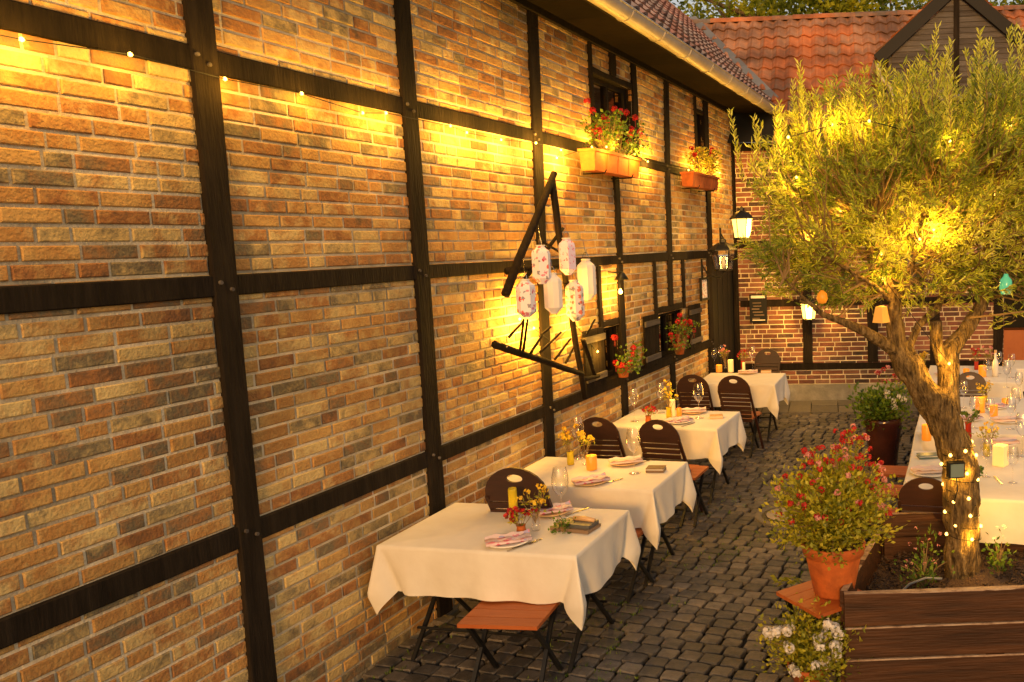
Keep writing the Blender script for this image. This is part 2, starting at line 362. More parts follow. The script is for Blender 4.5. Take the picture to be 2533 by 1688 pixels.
# ------------------------------------------------------------------ brick wall builder
def brick_into(mb, o, X, N_, l, h, rv, d0=-.03, d1=.007):
    a, b = o + N_ * d0, o + N_ * (d1 - .004)
    v = [a, a + X * l, a + X * l + UP * h, a + UP * h, b, b + X * l, b + X * l + UP * h, b + UP * h]
    i = .005; c = o + N_ * d1
    v += [c + X * i + UP * i, c + X * (l - i) + UP * i, c + X * (l - i) + UP * (h - i), c + X * i + UP * (h - i)]
    f = [(0, 1, 5, 4), (1, 2, 6, 5), (2, 3, 7, 6), (3, 0, 4, 7), (4, 5, 9, 8), (5, 6, 10, 9), (6, 7, 11, 10), (7, 4, 8, 11), (8, 9, 10, 11)]
    if X.cross(UP).dot(N_) < 0: f = [q[::-1] for q in f]
    mb.add(v, f, rv)
def bricks(house, origin, X, N_, s0, s1, z0, ztop, openings, mat, hidden, score, CH=.0735, BL=.228, darker=0):
    """fills a wall with separately made bricks; the 300 that show largest become parts"""
    items = []; row = 0; z = z0
    while z < ztop - .02:
        s = s0 - rr(0, .24); h = CH - .015 + rr(-.002, .002)
        while s < s1:
            l = BL if R() < .72 else BL * .5
            l *= rr(.93, 1.05)
            segs = [(max(s, s0), min(s + l, s1))]
            for (a, b, c, d) in openings:
                if z + h > c + .01 and z < d - .01:
                    ns = []
                    for (p, q) in segs:
                        if q <= a or p >= b: ns.append((p, q))
                        else:
                            if p < a - .02: ns.append((p, a))
                            if q > b + .02: ns.append((b, q))
                    segs = ns
            for (p, q) in segs:
                if q - p > .02 and not any(a <= p and q <= b and c <= z and z + h <= d for (a, b, c, d) in hidden):
                    items.append((p, z, q - p, h))
            s += l + .014
        z += CH; row += 1
    def sc(it):
        P = origin + X * (it[0] + it[2] / 2) + UP * it[1]; ok, x, y, a = inphoto(P)
        return a if (ok and score(x, y) and it[2] > .1) else 1e6
    items.sort(key=sc)
    q = MB(); pool = {}
    for k, (p, z, l, h) in enumerate(items):
        full = l > BL * .5 - .03
        O = origin + X * p + UP * z
        if k < 300 and full:
            key = (round(l / .02), random.randrange(6))
            if key not in pool:
                t = MB(); brick_into(t, Vector((0, 0, 0)), X, N_, l, CH - .015, R()); me = t.mesh('brick'); me.materials.append(mat); pool[key] = me
            o = link('brick', pool[key], house, False); o.location = O - house.location + N_ * rr(-.002, .003)
        else: brick_into(q, O, X, N_, l, h, R(), d1=.007 + rr(-.003, .003))
    tag(q.build('brickwork', mat, house), None, kind='stuff')
def mortar(house, P, n_off, s0, s1, z0, z1, openings):
    xs = sorted({s0, s1} | {q for o in openings for q in o[:2] if s0 < q < s1}); zs = sorted({z0, z1} | {q for o in openings for q in o[2:] if z0 < q < z1})
    m_ = MB()
    for i in range(len(xs) - 1):
        for j in range(len(zs) - 1):
            cx, cz = (xs[i] + xs[i + 1]) / 2, (zs[j] + zs[j + 1]) / 2
            if any(a < cx < b and c < cz < d for (a, b, c, d) in openings): continue
            p0, p1, p2, p3 = P(xs[i], zs[j], 0), P(xs[i + 1], zs[j], 0), P(xs[i + 1], zs[j + 1], 0), P(xs[i], zs[j + 1], 0)
            m_.add([p0, p1, p2, p3], [(0, 1, 2, 3)], .5)
    for (a, b, c, d) in openings:                      # reveals
        for (u, v, w_, x) in (((a, c), (a, d), 0, 0), ((b, c), (b, d), 0, 0), ((a, d), (b, d), 0, 0), ((a, c), (b, c), 0, 0)):
            q = MB(); q.add([P(u[0], u[1], 0), P(v[0], v[1], 0), P(v[0], v[1], -.12), P(u[0], u[1], -.12)], [(0, 1, 2, 3)], .5); q.build('reveal', mTimber, house)
    return m_.build('mortar', mMortar, house)
def timber(house, name, P, pts_a, pts_b, o0, o1, mat=None):
    """beam between two end edges: pts_a, pts_b = ((s,z),(s,z))"""
    m_ = MB(); n = 9
    (a0, a1), (b0, b1) = pts_a, pts_b; vs = []; fs = []
    sd_ = rr(0, 99)
    for i in range(n + 1):
        t = i / n; j0 = noise.noise(Vector((sd_, t * 3, 0))) * .016; j1 = noise.noise(Vector((sd_, t * 3, 9))) * .016
        L0 = (a0[0] + (b0[0] - a0[0]) * t, a0[1] + (b0[1] - a0[1]) * t); L1 = (a1[0] + (b1[0] - a1[0]) * t, a1[1] + (b1[1] - a1[1]) * t)
        dx, dz = L1[0] - L0[0], L1[1] - L0[1]; ll = math.hypot(dx, dz) or 1; dx /= ll; dz /= ll
        L0 = (L0[0] + dx * j0, L0[1] + dz * j0); L1 = (L1[0] + dx * j1, L1[1] + dz * j1); e = .006
        vs += [P(L0[0], L0[1], o0), P(L0[0], L0[1], o1 - e), P(L0[0] + dx * e, L0[1] + dz * e, o1), P(L1[0] - dx * e, L1[1] - dz * e, o1), P(L1[0], L1[1], o1 - e), P(L1[0], L1[1], o0)]
    for i in range(n):
        for j in range(6): fs.append((i * 6 + j, i * 6 + (j + 1) % 6, i * 6 + 6 + (j + 1) % 6, i * 6 + 6 + j))
    fs.append(tuple(range(6))); fs.append(tuple(n * 6 + j for j in range(5, -1, -1)))
    m_.add(vs, fs, R()); o = m_.build(name, mat or mTimber, house)
    b = bpy_fix(o); return o
def bpy_fix(o):
    import bmesh
    bm = bmesh.new(); bm.from_mesh(o.data); bmesh.ops.recalc_face_normals(bm, faces=bm.faces); bm.to_mesh(o.data); bm.free()
def post(house, P, s0, s1, z0, z1, top=None, name='post', o1=.028):
    t0, t1 = top or (s0, s1)
    return timber(house, name, P, ((s0, z0), (s1, z0)), ((t0, z1), (t1, z1)), -.02, o1)
def beam(house, P, s0, s1, z0, z1, name='beam', o1=.022, dz=0.0):
    return timber(house, name, P, ((s0, z0), (s0, z1)), ((s1, z0 + dz), (s1, z1 + dz)), -.02, o1)
def window(house, P, s0, s1, z0, z1, mull, dep=-.09):
    fr = MB(); t = .05
    def bx(a, b, c, d, o0, o1, mb): 
        q = P(a, c, o0); mb.boxf(q, P(b, c, o0) - q, P(a, d, o0) - q, P(a, c, o1) - q, R())
    bx(s0, s1, z0, z0 + t, dep - .03, dep + .03, fr); bx(s0, s1, z1 - t, z1, dep - .03, dep + .03, fr)
    bx(s0, s0 + t, z0 + t, z1 - t, dep - .03, dep + .03, fr); bx(s1 - t, s1, z0 + t, z1 - t, dep - .03, dep + .03, fr)
    w = fr.build('window', mTimber, house)
    n = len(mull) + 1; ed = [s0 + t] + sum([[m - .022, m + .022] for m in mull], []) + [s1 - t]
    for i in range(n - 1):
        mb = MB(); bx(ed[2 * i + 1], ed[2 * i + 2], z0 + t, z1 - t, dep - .03, dep + .034, mb); mb.build('mullion', mTimber, w)
    for i in range(n):
        a, b = ed[2 * i], ed[2 * i + 1]; mb = MB()
        mb.add([P(a, z0 + t, dep), P(b, z0 + t, dep), P(b, z1 - t, dep), P(a, z1 - t, dep)], [(0, 1, 2, 3)]); mb.build('pane', mPane, w)
    mb = MB()
    q = P(s0, z0, -.6); mb.add([P(s0 - .05, z0 - .05, -.45), P(s1 + .05, z0 - .05, -.45), P(s1 + .05, z1 + .05, -.45), P(s0 - .05, z1 + .05, -.45)], [(0, 1, 2, 3)])
    for (a, b) in (((s0, z0), (s1, z0)), ((s0, z1), (s1, z1)), ((s0, z0), (s0, z1)), ((s1, z0), (s1, z1))):
        mb.add([P(a[0], a[1], -.125), P(b[0], b[1], -.125), P(b[0], b[1], -.45), P(a[0], a[1], -.45)], [(0, 1, 2, 3)])
    mb.build('dark_room', mDark, house)
    return w

# ------------------------------------------------------------------ left half-timbered house
HL = thing('half_timbered_house', 'half timbered house of golden brown brick with black beams along the left of the yard', 'building', tuple(LW(5, 0)))
SMAX = 10.9; ZT = 4.56
OPL = [(3.96, 4.93, 3.47, 4.16), (1.47, 1.79, 3.47, 4.24), (4.55, 4.97, 1.165, 1.70), (2.58, 3.48, 1.165, 1.70), (-.02, 1.36, -.05, 2.33)]
mortar(HL, LW, 0, -.0, SMAX, -.04, ZT + .5, OPL)
bricks(HL, W0, wd, wn, 0.0, SMAX, 0.0, ZT + .3, OPL, mBrick, [], lambda x, y: y > 60)
post(HL, LW, 6.11, 6.26, 0, 4.56, (5.95, 6.10))
post(HL, LW, 4.93, 5.0, 3.47, 4.56); post(HL, LW, 4.38, 4.52, 4.22, 4.56); post(HL, LW, 3.83, 3.96, 3.47, 4.56)
post(HL, LW, 2.98, 3.12, 0, 1.06); post(HL, LW, 2.95, 3.09, 1.77, 3.37, (2.89, 3.03)); post(HL, LW, 2.88, 3.02, 3.47, 4.56, (2.82, 2.95))
post(HL, LW, 1.79, 1.87, 3.47, 4.56); post(HL, LW, 1.28, 1.47, 3.47, 4.56)
post(HL, LW, 4.45, 4.59, 0, 1.06); post(HL, LW, 4.43, 4.555, 1.165, 2.31); post(HL, LW, 4.42, 4.54, 2.40, 3.37)
post(HL, LW, 1.42, 1.60, 0, 1.06); post(HL, LW, 1.36, 1.53, 1.165, 2.31); post(HL, LW, 1.28, 1.46, 2.40, 3.37)
post(HL, LW, 4.97, 5.045, 1.70, 2.31); post(HL, LW, 3.48, 3.56, 1.70, 2.31); post(HL, LW, 2.50, 2.58, 1.70, 2.31)
for s_ in (7.65, 9.15, 10.5): post(HL, LW, s_, s_ + .15, 0, 4.56, (s_ - .02, s_ + .12))
beam(HL, LW, 1.0, SMAX, 3.37, 3.475); beam(HL, LW, 1.0, SMAX, 2.31, 2.405); beam(HL, LW, 1.42, SMAX, 1.06, 1.168)
beam(HL, LW, 3.96, 4.93, 4.16, 4.22, 'lintel', .020); beam(HL, LW, 1.47, 1.79, 4.24, 4.29, 'lintel', .020)
beam(HL, LW, 4.555, 4.97, 1.70, 1.765, 'lintel', .020); beam(HL, LW, 2.58, 3.48, 1.70, 1.775, 'lintel', .020)
beam(HL, LW, 0, SMAX, 4.44, 4.56, 'wall_plate', .04)
window(HL, LW, 3.96, 4.93, 3.475, 4.16, [4.445]); window(HL, LW, 1.47, 1.79, 3.475, 4.24, [])
window(HL, LW, 4.55, 4.97, 1.168, 1.70, []); window(HL, LW, 2.58, 3.48, 1.168, 1.70, [3.03])
def shutter(P, s0, s1, z0, z1, o=.04):
    base = None; n = max(3, int((s1 - s0) / .11)); w = (s1 - s0) / n
    for i in range(n):
        mb = MB(); q = P(s0 + i * w + .003, z0, o); mb.boxf(q, P(s0 + (i + 1) * w - .003, z0, o) - q, P(s0 + i * w + .003, z1, o) - q, P(s0 + i * w + .003, z0, o + .022) - q)
        if base is None: base = mb.build('shutter', mTimber, HL)
        else: mb.build('board', mTimber, base)
    for zz in (z0 + .06, z1 - .12):
        mb = MB(); q = P(s0, zz, o + .022); mb.boxf(q, P(s1, zz, o + .022) - q, P(s0, zz + .06, o + .022) - q, P(s0, zz, o + .04) - q); mb.build('batten', mTimberB, base)
shutter(LW, 5.05, 5.48, 1.17, 1.72); shutter(LW, 3.57, 4.0, 1.15, 1.72); shutter(LW, 2.02, 2.48, 1.16, 1.72)
# door with upright boards, frame
dm = MB()
for i in range(9):
    q = LW(.12 + i * .135, 0.0, -.07); dm.boxf(q, wd * .130, UP * 2.22, wn * (.035 + (i % 2) * .006))
dr = dm.build('door', mBlackP, HL)
hd = MB(); hd.tube([LW(1.18, 1.0, -.03), LW(1.18, 1.0, .02), LW(1.06, 1.0, .02)], .009, 6); hd.build('handle', mSteel, dr)
post(HL, LW, -.06, .12, 0, 4.5, name='corner_post', o1=.03); post(HL, LW, 1.33, 1.42, 0, 2.31, name='door_frame', o1=.01); beam(HL, LW, .12, 1.33, 2.22, 2.31, 'door_frame', .01)
for s_ in (6.1, 4.49, 2.96, 1.44, 7.72, 9.22):
    for z_ in (1.115, 2.355, 3.42):
        for k_ in (-.03, .03):
            mb = MB(); mb.tube([LW(s_ + k_, z_ + k_ * .6, .01), LW(s_ + k_, z_ + k_ * .6, .040)], .010, 7); mb.build('peg', mTimberB, HL)
# soffit, fascia, gutter
so_ = MB()
n_ = 24
for i in range(n_):
    s_a = -1.0 + i * 12 / n_; so_.boxf(LW(s_a, 4.50, -.02), wd * (12 / n_ - .002), wn * .50, UP * .02)
so_.build('soffit', mSoffit, HL)
mb = MB(); mb.boxf(LW(-.9, 4.49, .482), wd * 12.4, wn * .02, UP * .15); mb.build('fascia', mTimber, HL)
gt = MB(); prof = [(math.cos(t), math.sin(t)) for t in [math.pi + math.pi * k / 10 for k in range(11)]]
def gutter_mesh(mb, a, b, r_, side):
    d = (b - a); vs = []; fs = []
    for P_ in (a, b):
        for (c, s_) in prof: vs.append(P_ + side * c * r_ + UP * s_ * r_)
        for (c, s_) in prof: vs.append(P_ + side * c * (r_ - .006) + UP * (s_ * (r_ - .006) + .002))
    for k in range(10): fs.append((k, k + 1, 22 + k + 1, 22 + k)); fs.append((11 + k, 33 + k, 33 + k + 1, 11 + k + 1))
    mb.add(vs, fs)
ga, gb = LW(-.85, 4.555, .585), LW(11.4, 4.555, .585)
gutter_mesh(gt, ga, gb, .095, wn)
gt.tube([ga + wn * .095, gb + wn * .095], .010, 8); 
go = gt.build('gutter', mZinc, HL, True)
for s_ in [x * .78 for x in range(15)]:
    mb = MB(); rg = [LW(s_, 4.555, .585) + wn * c * .098 + UP * z_ * .098 for (c, z_) in prof]
    mb.tube(rg, .005, 5); mb.build('gutter_bracket', mZinc, go)
# roofs ------------------------------------------------------------
def zl(p):   # left roof plane height at point p
    o_ = (p - W0).dot(wn); return 4.66 + (.50 - o_) * .965
BE, BZ = .32, 4.02
def zb(p):
    o_ = (p - W0).dot(bn); return BZ + (BE - o_) * .965
def tile_mesh(mb, O, X, Yv, N_, w, l, rv, lift):
    vs = []; fs = []; K = 7
    for j in range(2):
        for k in range(K + 1):
            t = k / K; hh = .022 * math.sin(t * 2 * math.pi + .4) + (.018 if t > .82 else 0)
            vs.append(O + X * (t - .5) * w * 1.08 + Yv * (j * l) + N_ * (hh + (1 - j) * lift))
    for k in range(K + 1):
        t = k / K; hh = .022 * math.sin(t * 2 * math.pi + .4) + (.018 if t > .82 else 0)
        vs.append(O + X * (t - .5) * w * 1.08 + N_ * (hh + lift - .02))
    for k in range(K):
        fs.append((k, k + 1, K + 1 + k + 1, K + 1 + k)); fs.append((2 * K + 2 + k, 2 * K + 3 + k, k + 1, k))
    mb.add(vs, fs, rv)
def roof(house, P0, X, slope_out, zfun, zother, n_along, n_up, w, l, mat, score, up_off, skip=None, part=True):
    inn = -slope_out; Yv = (inn + UP * .965).normalized(); N_ = X.cross(Yv).normalized()
    if N_.z < 0: N_ = -N_
    items = []
    for j in range(n_up):
        for i in range(n_along):
            O = P0 + X * (i * w + w / 2) + Yv * (j * l * .93)
            c = O + Yv * l / 2
            if zother is not None and zother(c) > c.z + .02: continue
            if skip and skip(c): continue
            items.append(O)
    items.sort(key=lambda P: (lambda t: t[3] if (t[0] and score(t[1], t[2])) else 1e6)(inphoto(P)))
    pool = []
    for k in range(14):
        t = MB(); tile_mesh(t, Vector((0, 0, 0)), X, Yv, N_, w, l, (k + .5) / 14, .03 + rr(-.004, .004)); me = t.mesh('roof_tile'); me.materials.append(mat); pool.append(me)
    st_ = MB()
    for k, O in enumerate(items):
        O = O + N_ * rr(0, .006) + X * rr(-.003, .003)
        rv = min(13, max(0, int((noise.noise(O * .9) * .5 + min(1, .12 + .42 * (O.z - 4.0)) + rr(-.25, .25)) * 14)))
        if k < 300 and part:
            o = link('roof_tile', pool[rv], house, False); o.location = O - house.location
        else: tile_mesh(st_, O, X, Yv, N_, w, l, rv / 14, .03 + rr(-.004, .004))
    if st_.v: tag(st_.build('roof_tiles', mat, house), None, kind='stuff')
    return Yv, N_
HB = thing('back_house', 'low brick house with orange tiled roof closing the far end of the yard', 'building', tuple(BW(2, 0)))
RL = 2.62
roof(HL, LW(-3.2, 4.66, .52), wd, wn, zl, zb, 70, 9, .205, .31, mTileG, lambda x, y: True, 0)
Yb = (-bn + UP * .965).normalized()
def in_dormer(c):
    b = (c - W0).dot(bd); return 2.42 < b < 4.32 and c.z < 6.05 - abs(b - 3.37) * 1.0 + .0 and c.z < 6.0
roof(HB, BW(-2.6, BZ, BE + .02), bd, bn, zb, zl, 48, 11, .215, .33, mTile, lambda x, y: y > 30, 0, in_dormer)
mb = MB()  # roof undersides (solid)
mb.add([LW(-3.2, 4.62, .5), LW(11.4, 4.62, .5), LW(11.4, 4.62 + 1.76 * .965, -1.26), LW(-3.2, 4.62 + 1.76 * .965, -1.26)], [(0, 1, 2, 3)]); mb.build('roof_deck', mDark, HL)
mb = MB(); q_ = 2.42
mb.add([BW(-2.6, BZ - .03, BE), BW(7.7, BZ - .03, BE), BW(7.7, BZ - .03 + q_ * .965, BE - q_), BW(-2.6, BZ - .03 + q_ * .965, BE - q_)], [(0, 1, 2, 3)]); mb.build('roof_deck', mDark, HB)
def ridge(house, a, b, r_=.10, step=.36):
    d = (b - a); n = int(d.length / step); d.normalize(); sd_ = d.cross(UP).normalized()
    for i in range(n):
        mb = MB(); p = a + d * i * step; vs = []; fs = []
        for k, (tt, rs) in enumerate(((0, 1.0), (.9, .93), (1.04, .93))):
            for j in range(9):
                t = math.pi * j / 8; vs.append(p + d * tt * step + sd_ * math.cos(t) * r_ * rs + UP * (math.sin(t) * r_ * rs - .02 + noise.noise(p) * .01))
        for k in range(2):
            for j in range(8): fs.append((k * 9 + j, k * 9 + j + 1, k * 9 + 10 + j, k * 9 + 9 + j))
        mb.add(vs, fs); mb.build('ridge_tile', mTile, house, True)
ZR = BZ + q_ * .965
ridge(HB, BW(-.9, ZR, BE - q_), BW(7.6, ZR, BE - q_))
ridge(HL, LW(-2.0, 4.66 + 1.75 * .965, -1.25), LW(6.4, 4.66 + 1.75 * .965, -1.25))
# valley flashing
v0 = None; fl = MB(); pts = []
for k in range(12):
    # intersection line of planes: solve for heights
    zz = 4.66 + k * .16
    ol = .50 - (zz - 4.66) / .965; ob_ = BE - (zz - BZ) / .965
    A_ = Matrix(((wn.x, wn.y), (bn.x, bn.y))); bb_ = Vector((ol + W0.dot(wn), ob_ + W0.dot(bn)))
    xy = A_.inverted() @ bb_; pts.append(Vector((xy.x, xy.y, zz)))
for a, b in zip(pts, pts[1:]):
    fl.add([a - bd * .03 + UP * .05, a + bd * .15 - bn * .0 + UP * .085, b + bd * .15 + UP * .085, b - bd * .03 + UP * .05], [(0, 1, 2, 3)])
fl.build('valley_flashing', mFlash, HB)

# ------------------------------------------------------------------ back house wall
OPB = [(4.12, 6.2, -.05, 2.25)]
mortar(HB, BW, 0, -.0, 7.4, -.04, 4.0, OPB)
bricks(HB, W0, bd, bn, 0.02, 7.4, .27, 4.0, OPB, mBrickR, [], lambda x, y: y < 960 and y > 560 and not (2180 < x < 2300), BL=.235)
mb = MB(); mb.boxf(BW(.02, -.04, 0), bd * 4.08, bn * .06, UP * .30, .5); pl = mb.build('plinth', mPlinth, HB)
beam(HB, BW, .05, 4.1, .49, .60); beam(HB, BW, .05, 4.1, 1.50, 1.60); beam(HB, BW, .05, 7.4, 2.42, 2.53); beam(HB, BW, 0.05, 7.4, 3.9, 4.02, 'wall_plate', .05)
for (a, b) in ((1.02, 1.17), (2.03, 2.19), (3.96, 4.11)):
    post(HB, BW, a, b, .60, 1.50); post(HB, BW, a, b, 1.60, 2.42); post(HB, BW, a, b, 2.53, 3.9)
post(HB, BW, 3.0, 3.14, .60, 1.50); post(HB, BW, 3.97, 4.12, -.02, .49, name='door_post'); post(HB, BW, 6.2, 6.34, 0, 2.42)
window(HB, BW, 2.35, 2.9, 1.66, 2.36, [2.62], dep=.02)
mb = MB()
q = BW(4.12, 0, -2.5); 
mb.add([BW(4.12, -.02, -.12), BW(4.12, 2.25, -.12), BW(4.12, 2.25, -2.5), BW(4.12, -.02, -2.5)], [(0, 1, 2, 3)]); mb.add([BW(6.2, -.02, -.12), BW(6.2, 2.25, -.12), BW(6.2, 2.25, -2.5), BW(6.2, -.02, -2.5)], [(0, 1, 2, 3)])
mb.add([BW(4.12, -.02, -2.5), BW(6.2, -.02, -2.5), BW(6.2, 2.25, -2.5), BW(4.12, 2.25, -2.5)], [(0, 1, 2, 3)]); mb.add([BW(4.12, 2.25, -.12), BW(6.2, 2.25, -.12), BW(6.2, 2.25, -2.5), BW(4.12, 2.25, -2.5)], [(0, 1, 2, 3)])
mb.build('dark_room', mDark, HB)
mb = MB(); mb.boxf(BW(4.3, 0, -1.9), bd * 1.8, -bn * .4, UP * .85); mb.build('counter', mWoodO, HB)
# dormer
dW, dx0, dx1, dzb, dze, dza = BW, 2.42, 4.32, 4.55, 5.22, 6.02
cen = (dx0 + dx1) / 2; OF = .12
k = 0; z = dzb
while z < dza - .1:
    h_ = .082; zt = z + h_
    hw0 = (dx1 - dx0) / 2 if z < dze else (dx1 - dx0) / 2 * (dza - z) / (dza - dze)
    hw1 = (dx1 - dx0) / 2 if zt < dze else max(.02, (dx1 - dx0) / 2 * (dza - zt) / (dza - dze))
    for (sg) in (-1, 1):
        mb = MB(); a0 = cen + sg * .03; 
        vs = [BW(a0, z, OF + .016), BW(cen + sg * hw0, z, OF + .016), BW(cen + sg * hw1, zt, OF + .002), BW(a0, zt, OF + .002), BW(a0, z, OF - .01), BW(cen + sg * hw0, z, OF - .01)]
        mb.add(vs, [(0, 1, 2, 3), (0, 4, 5, 1)]); mb.build('dormer_board', mTimberB, HB)
    z += h_ - .004
mb = MB(); mb.boxf(BW(cen - .04, dzb, OF), bd * .08, bn * .035, UP * (dza - dzb)); mb.build('dormer_post', mTimber, HB)
for sg in (-1, 1):
    mb = MB(); a = BW(cen, dza + .12, OF + .06); b = BW(cen + sg * 1.16, dza + .12 - 1.16 * .86, OF + .06)
    mb.bar(a, b, .05, .17, side=bn); mb.build('bargeboard', mBlackP, HB)
    # dormer roof slope with tiles
    X_ = bn; O_ = b + UP * .08
    dv = (a - b).normalized()
    for i in range(7):
        for j in range(5):
            t = MB(); N__ = X_.cross(dv).normalized(); N__ = N__ if N__.z > 0 else -N__
            tile_mesh(t, O_ - bn * (i * .21 + .1) + dv * (j * .30), X_, dv, N__, .21, .33, R(), .03); t.build('roof_tile', mTile, HB)
    mb = MB(); mb.boxf(BW(cen + sg * .95, dzb - .1, OF - .01), bd * (sg * .04), -bn * 1.6, UP * (dze - dzb + .25)); mb.build('dormer_cheek', mTimberB, HB)
ridge(HB, BW(cen, dza + .2, OF + .06), BW(cen, dza + .2, -1.9), .09)
for k in range(9):
    mb = MB(); c_ = dx0 + .1 + k * .215; mb.lathe([(.0, -.06), (.06, -.03), (.075, .02), (.06, .05)], 8, tuple(BW(c_, dzb, OF + .05))); mb.build('apron_tile', mFlash, HB)
mb = MB(); gutter_mesh(mb, BW(2.2, 5.12, .22), BW(2.2, 5.12, -.9), .055, bd); mb.tube([BW(2.2, 5.08, .2), BW(2.25, 4.9, .14), BW(2.40, 4.76, .14), BW(2.46, 4.5, .14)], .028, 8); mb.build('dormer_gutter', mZinc, HB, True)

# ------------------------------------------------------------------ far trees over the roof
def far_tree(loc, spheres, n, label):
    T = thing('background_tree', label, 'tree', loc, 0, 'trees behind the roofs')
    L_ = Vector(loc); mb = MB()
    mb.tube([L_, L_ + Vector((.2, 0, 3)), L_ + Vector((0, .1, 6.5))], [.35, .28, .18], 9)
    for k in range(9):
        c, r_ = spheres[k % len(spheres)]; a = L_ + Vector((0, 0, rr(4, 6.5))); e = Vector(c) + Vector((rr(-1, 1), rr(-.6, .6), rr(-.5, .7)))
        mb.tube([a, (a + e) / 2 + Vector((rr(-.4, .4), 0, rr(0, .5))), e], [.13, .08, .025], 6)
    mb.build('trunk', mBark, T, True)
    lf = MB(); tot = sum(r_ ** 2 for _, r_ in spheres)
    for c, r_ in spheres:
        for _c in range(int(n * r_ ** 2 / tot / 14)):
            d = Vector((rr(-1, 1), rr(-1, 1), rr(-1, 1)))
            if d.length > 1: d.normalize()
            p = Vector(c) + d * r_
            if noise.noise(p * .9) < -.12: continue
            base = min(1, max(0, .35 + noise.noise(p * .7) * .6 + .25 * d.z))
            for _k in range(14):
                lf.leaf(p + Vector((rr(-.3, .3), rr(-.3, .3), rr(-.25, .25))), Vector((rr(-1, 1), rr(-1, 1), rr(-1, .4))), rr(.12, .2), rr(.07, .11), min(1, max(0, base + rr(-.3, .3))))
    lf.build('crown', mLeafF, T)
far_tree((2.0, 21, 0), [((1.2, 21, 8.6), 1.5), ((.6, 20.5, 7.6), 1.0), ((2.4, 21.2, 9.3), 1.6), ((3.3, 21, 8.2), 1.3), ((1.9, 20.4, 7.6), .9), ((-.6, 21, 8.9), 1.2), ((-1.5, 21, 8.3), 1.1), ((-.4, 21, 7.7), .8)], 17000, 'dark leafed tree rising above the roof ridge, left of the gable')
far_tree((7.2, 22, 0), [((6.3, 22, 8.7), 1.6), ((7.8, 22, 9.0), 1.7), ((5.4, 21.6, 7.9), .9), ((8.6, 21.5, 7.8), 1.2)], 10000, 'yellow green tree showing above the ridge, right of the gable')
far_tree((4.6, 26, 0), [((4.2, 26, 9.9), 1.7), ((2.6, 26, 8.6), 1.3), ((5.8, 26, 10.4), 1.8), ((.4, 26, 9.2), 1.5), ((7.4, 26, 9.3), 1.4)], 5500, 'thin leafed tree farther back, its gaps full of bright sky behind the gable')

# ------------------------------------------------------------------ plants
def plant(name, label, cat, loc, rx, rz_, n, lsize, lmat, blooms=(), bloom_mat=None, bs=.018, bn_=26, stems=14, group=None, up=.5, spread=None, tips=0):
    """loc = base of foliage; rx radius, rz_ height; a plant with stems, foliage and blossoms"""
    T = thing(name, label, cat, tuple(loc), 0, group); L_ = Vector(loc); st_ = MB(); lf = MB()
    for _ in range(stems):
        a = rr(0, 6.28); q_ = rr(.15, 1); e = L_ + Vector((math.cos(a) * rx * q_, math.sin(a) * rx * q_, rz_ * (rr(.45, 1) * (1 - .3 * q_) if R() < .84 or rz_ < .24 else rr(.02, .35))))
        m_ = L_ + (e - L_) * .5 + Vector((0, 0, rz_ * .12)); st_.tube([L_, m_, e], [.005, .004, .002], 4)
        for k in range(max(1, n // stems)):
            t = rr(.15, 1.05); p = L_ + (e - L_) * t + Vector((rr(-1, 1), rr(-1, 1), rr(-.7, .8))) * lsize * 1.8 * (.4 + t)
            d = (p - L_).normalized() * .6 + Vector((rr(-.8, .8), rr(-.8, .8), rr(-.3, up)))
            lf.leaf(p, d, lsize * rr(.6, 1.25), lsize * rr(.42, .72))
    for _ in range(tips):
        a = rr(0, 6.28); e = L_ + Vector((math.cos(a) * rx * rr(.2, .7), math.sin(a) * rx * rr(.2, .7), rz_ * rr(.9, 1.25)))
        for k in range(10): lf.leaf(L_ + (e - L_) * rr(.7, 1), Vector((rr(-.5, .5), rr(-.5, .5), 1)), lsize, lsize * .3)
    st_.build('stems', mTwig, T); lf.build('foliage', lmat, T)
    for (c) in blooms:
        mb = MB(); mb.petal_ball(c, bs * 1.6, bn_, bs * .6); mb.build('blossom', bloom_mat if not isinstance(bloom_mat, list) else random.choice(bloom_mat), T)
    return T
# window boxes
def flower_box(s0, s1, z0, z1, label):
    T = thing('flower_box', label, 'planter', tuple(LW((s0 + s1) / 2, z0, .2)), 0, 'terracotta window boxes'); n = 4
    mb = MB(); q = LW(s0, z0, .12); ln = (s1 - s0)
    vs = []
    for (i, z, o0, o1) in ((0, z0, .10, .23), (1, z1, .09, .25)):
        e = .02 * (1 - i); vs += [LW(s0 + e, z, o0), LW(s1 - e, z, o0), LW(s1 - e, z, o1), LW(s0 + e, z, o1)]
    mb.add(vs, [(0, 3, 2, 1), (0, 1, 5, 4), (1, 2, 6, 5), (2, 3, 7, 6), (3, 0, 4, 7)]); o = mb.build('trough', mTerra, T); bpy_fix(o)
    mb = MB(); mb.boxf(LW(s0 - .01, z1 - .025, .082), wd * (ln + .02), wn * .18, UP * .025); mb.build('rim', mTerra, T)
    for k in range(n + 1):
        mb = MB(); a = s0 + .02 + (ln - .04) * k / n; mb.bar(LW(a, z0 + .01, .233), LW(a, z1 - .03, .250), .010, .004, side=wd); mb.build('rib', mTerra, T)
    for k in (.2, .8):
        a = s0 + ln * k; mb = MB(); mb.tube([LW(a, z0 - .012, .02), LW(a, z0 - .012, .24), LW(a, z0 + .02, .26)], .007, 5); mb.build('bracket', mMetal, T)
    return T
flower_box(4.40, 5.46, 3.19, 3.385, 'terracotta window box with ribs under the large upper window'); flower_box(1.62, 2.70, 3.21, 3.385, 'terracotta window box under the small upper window near the tree')
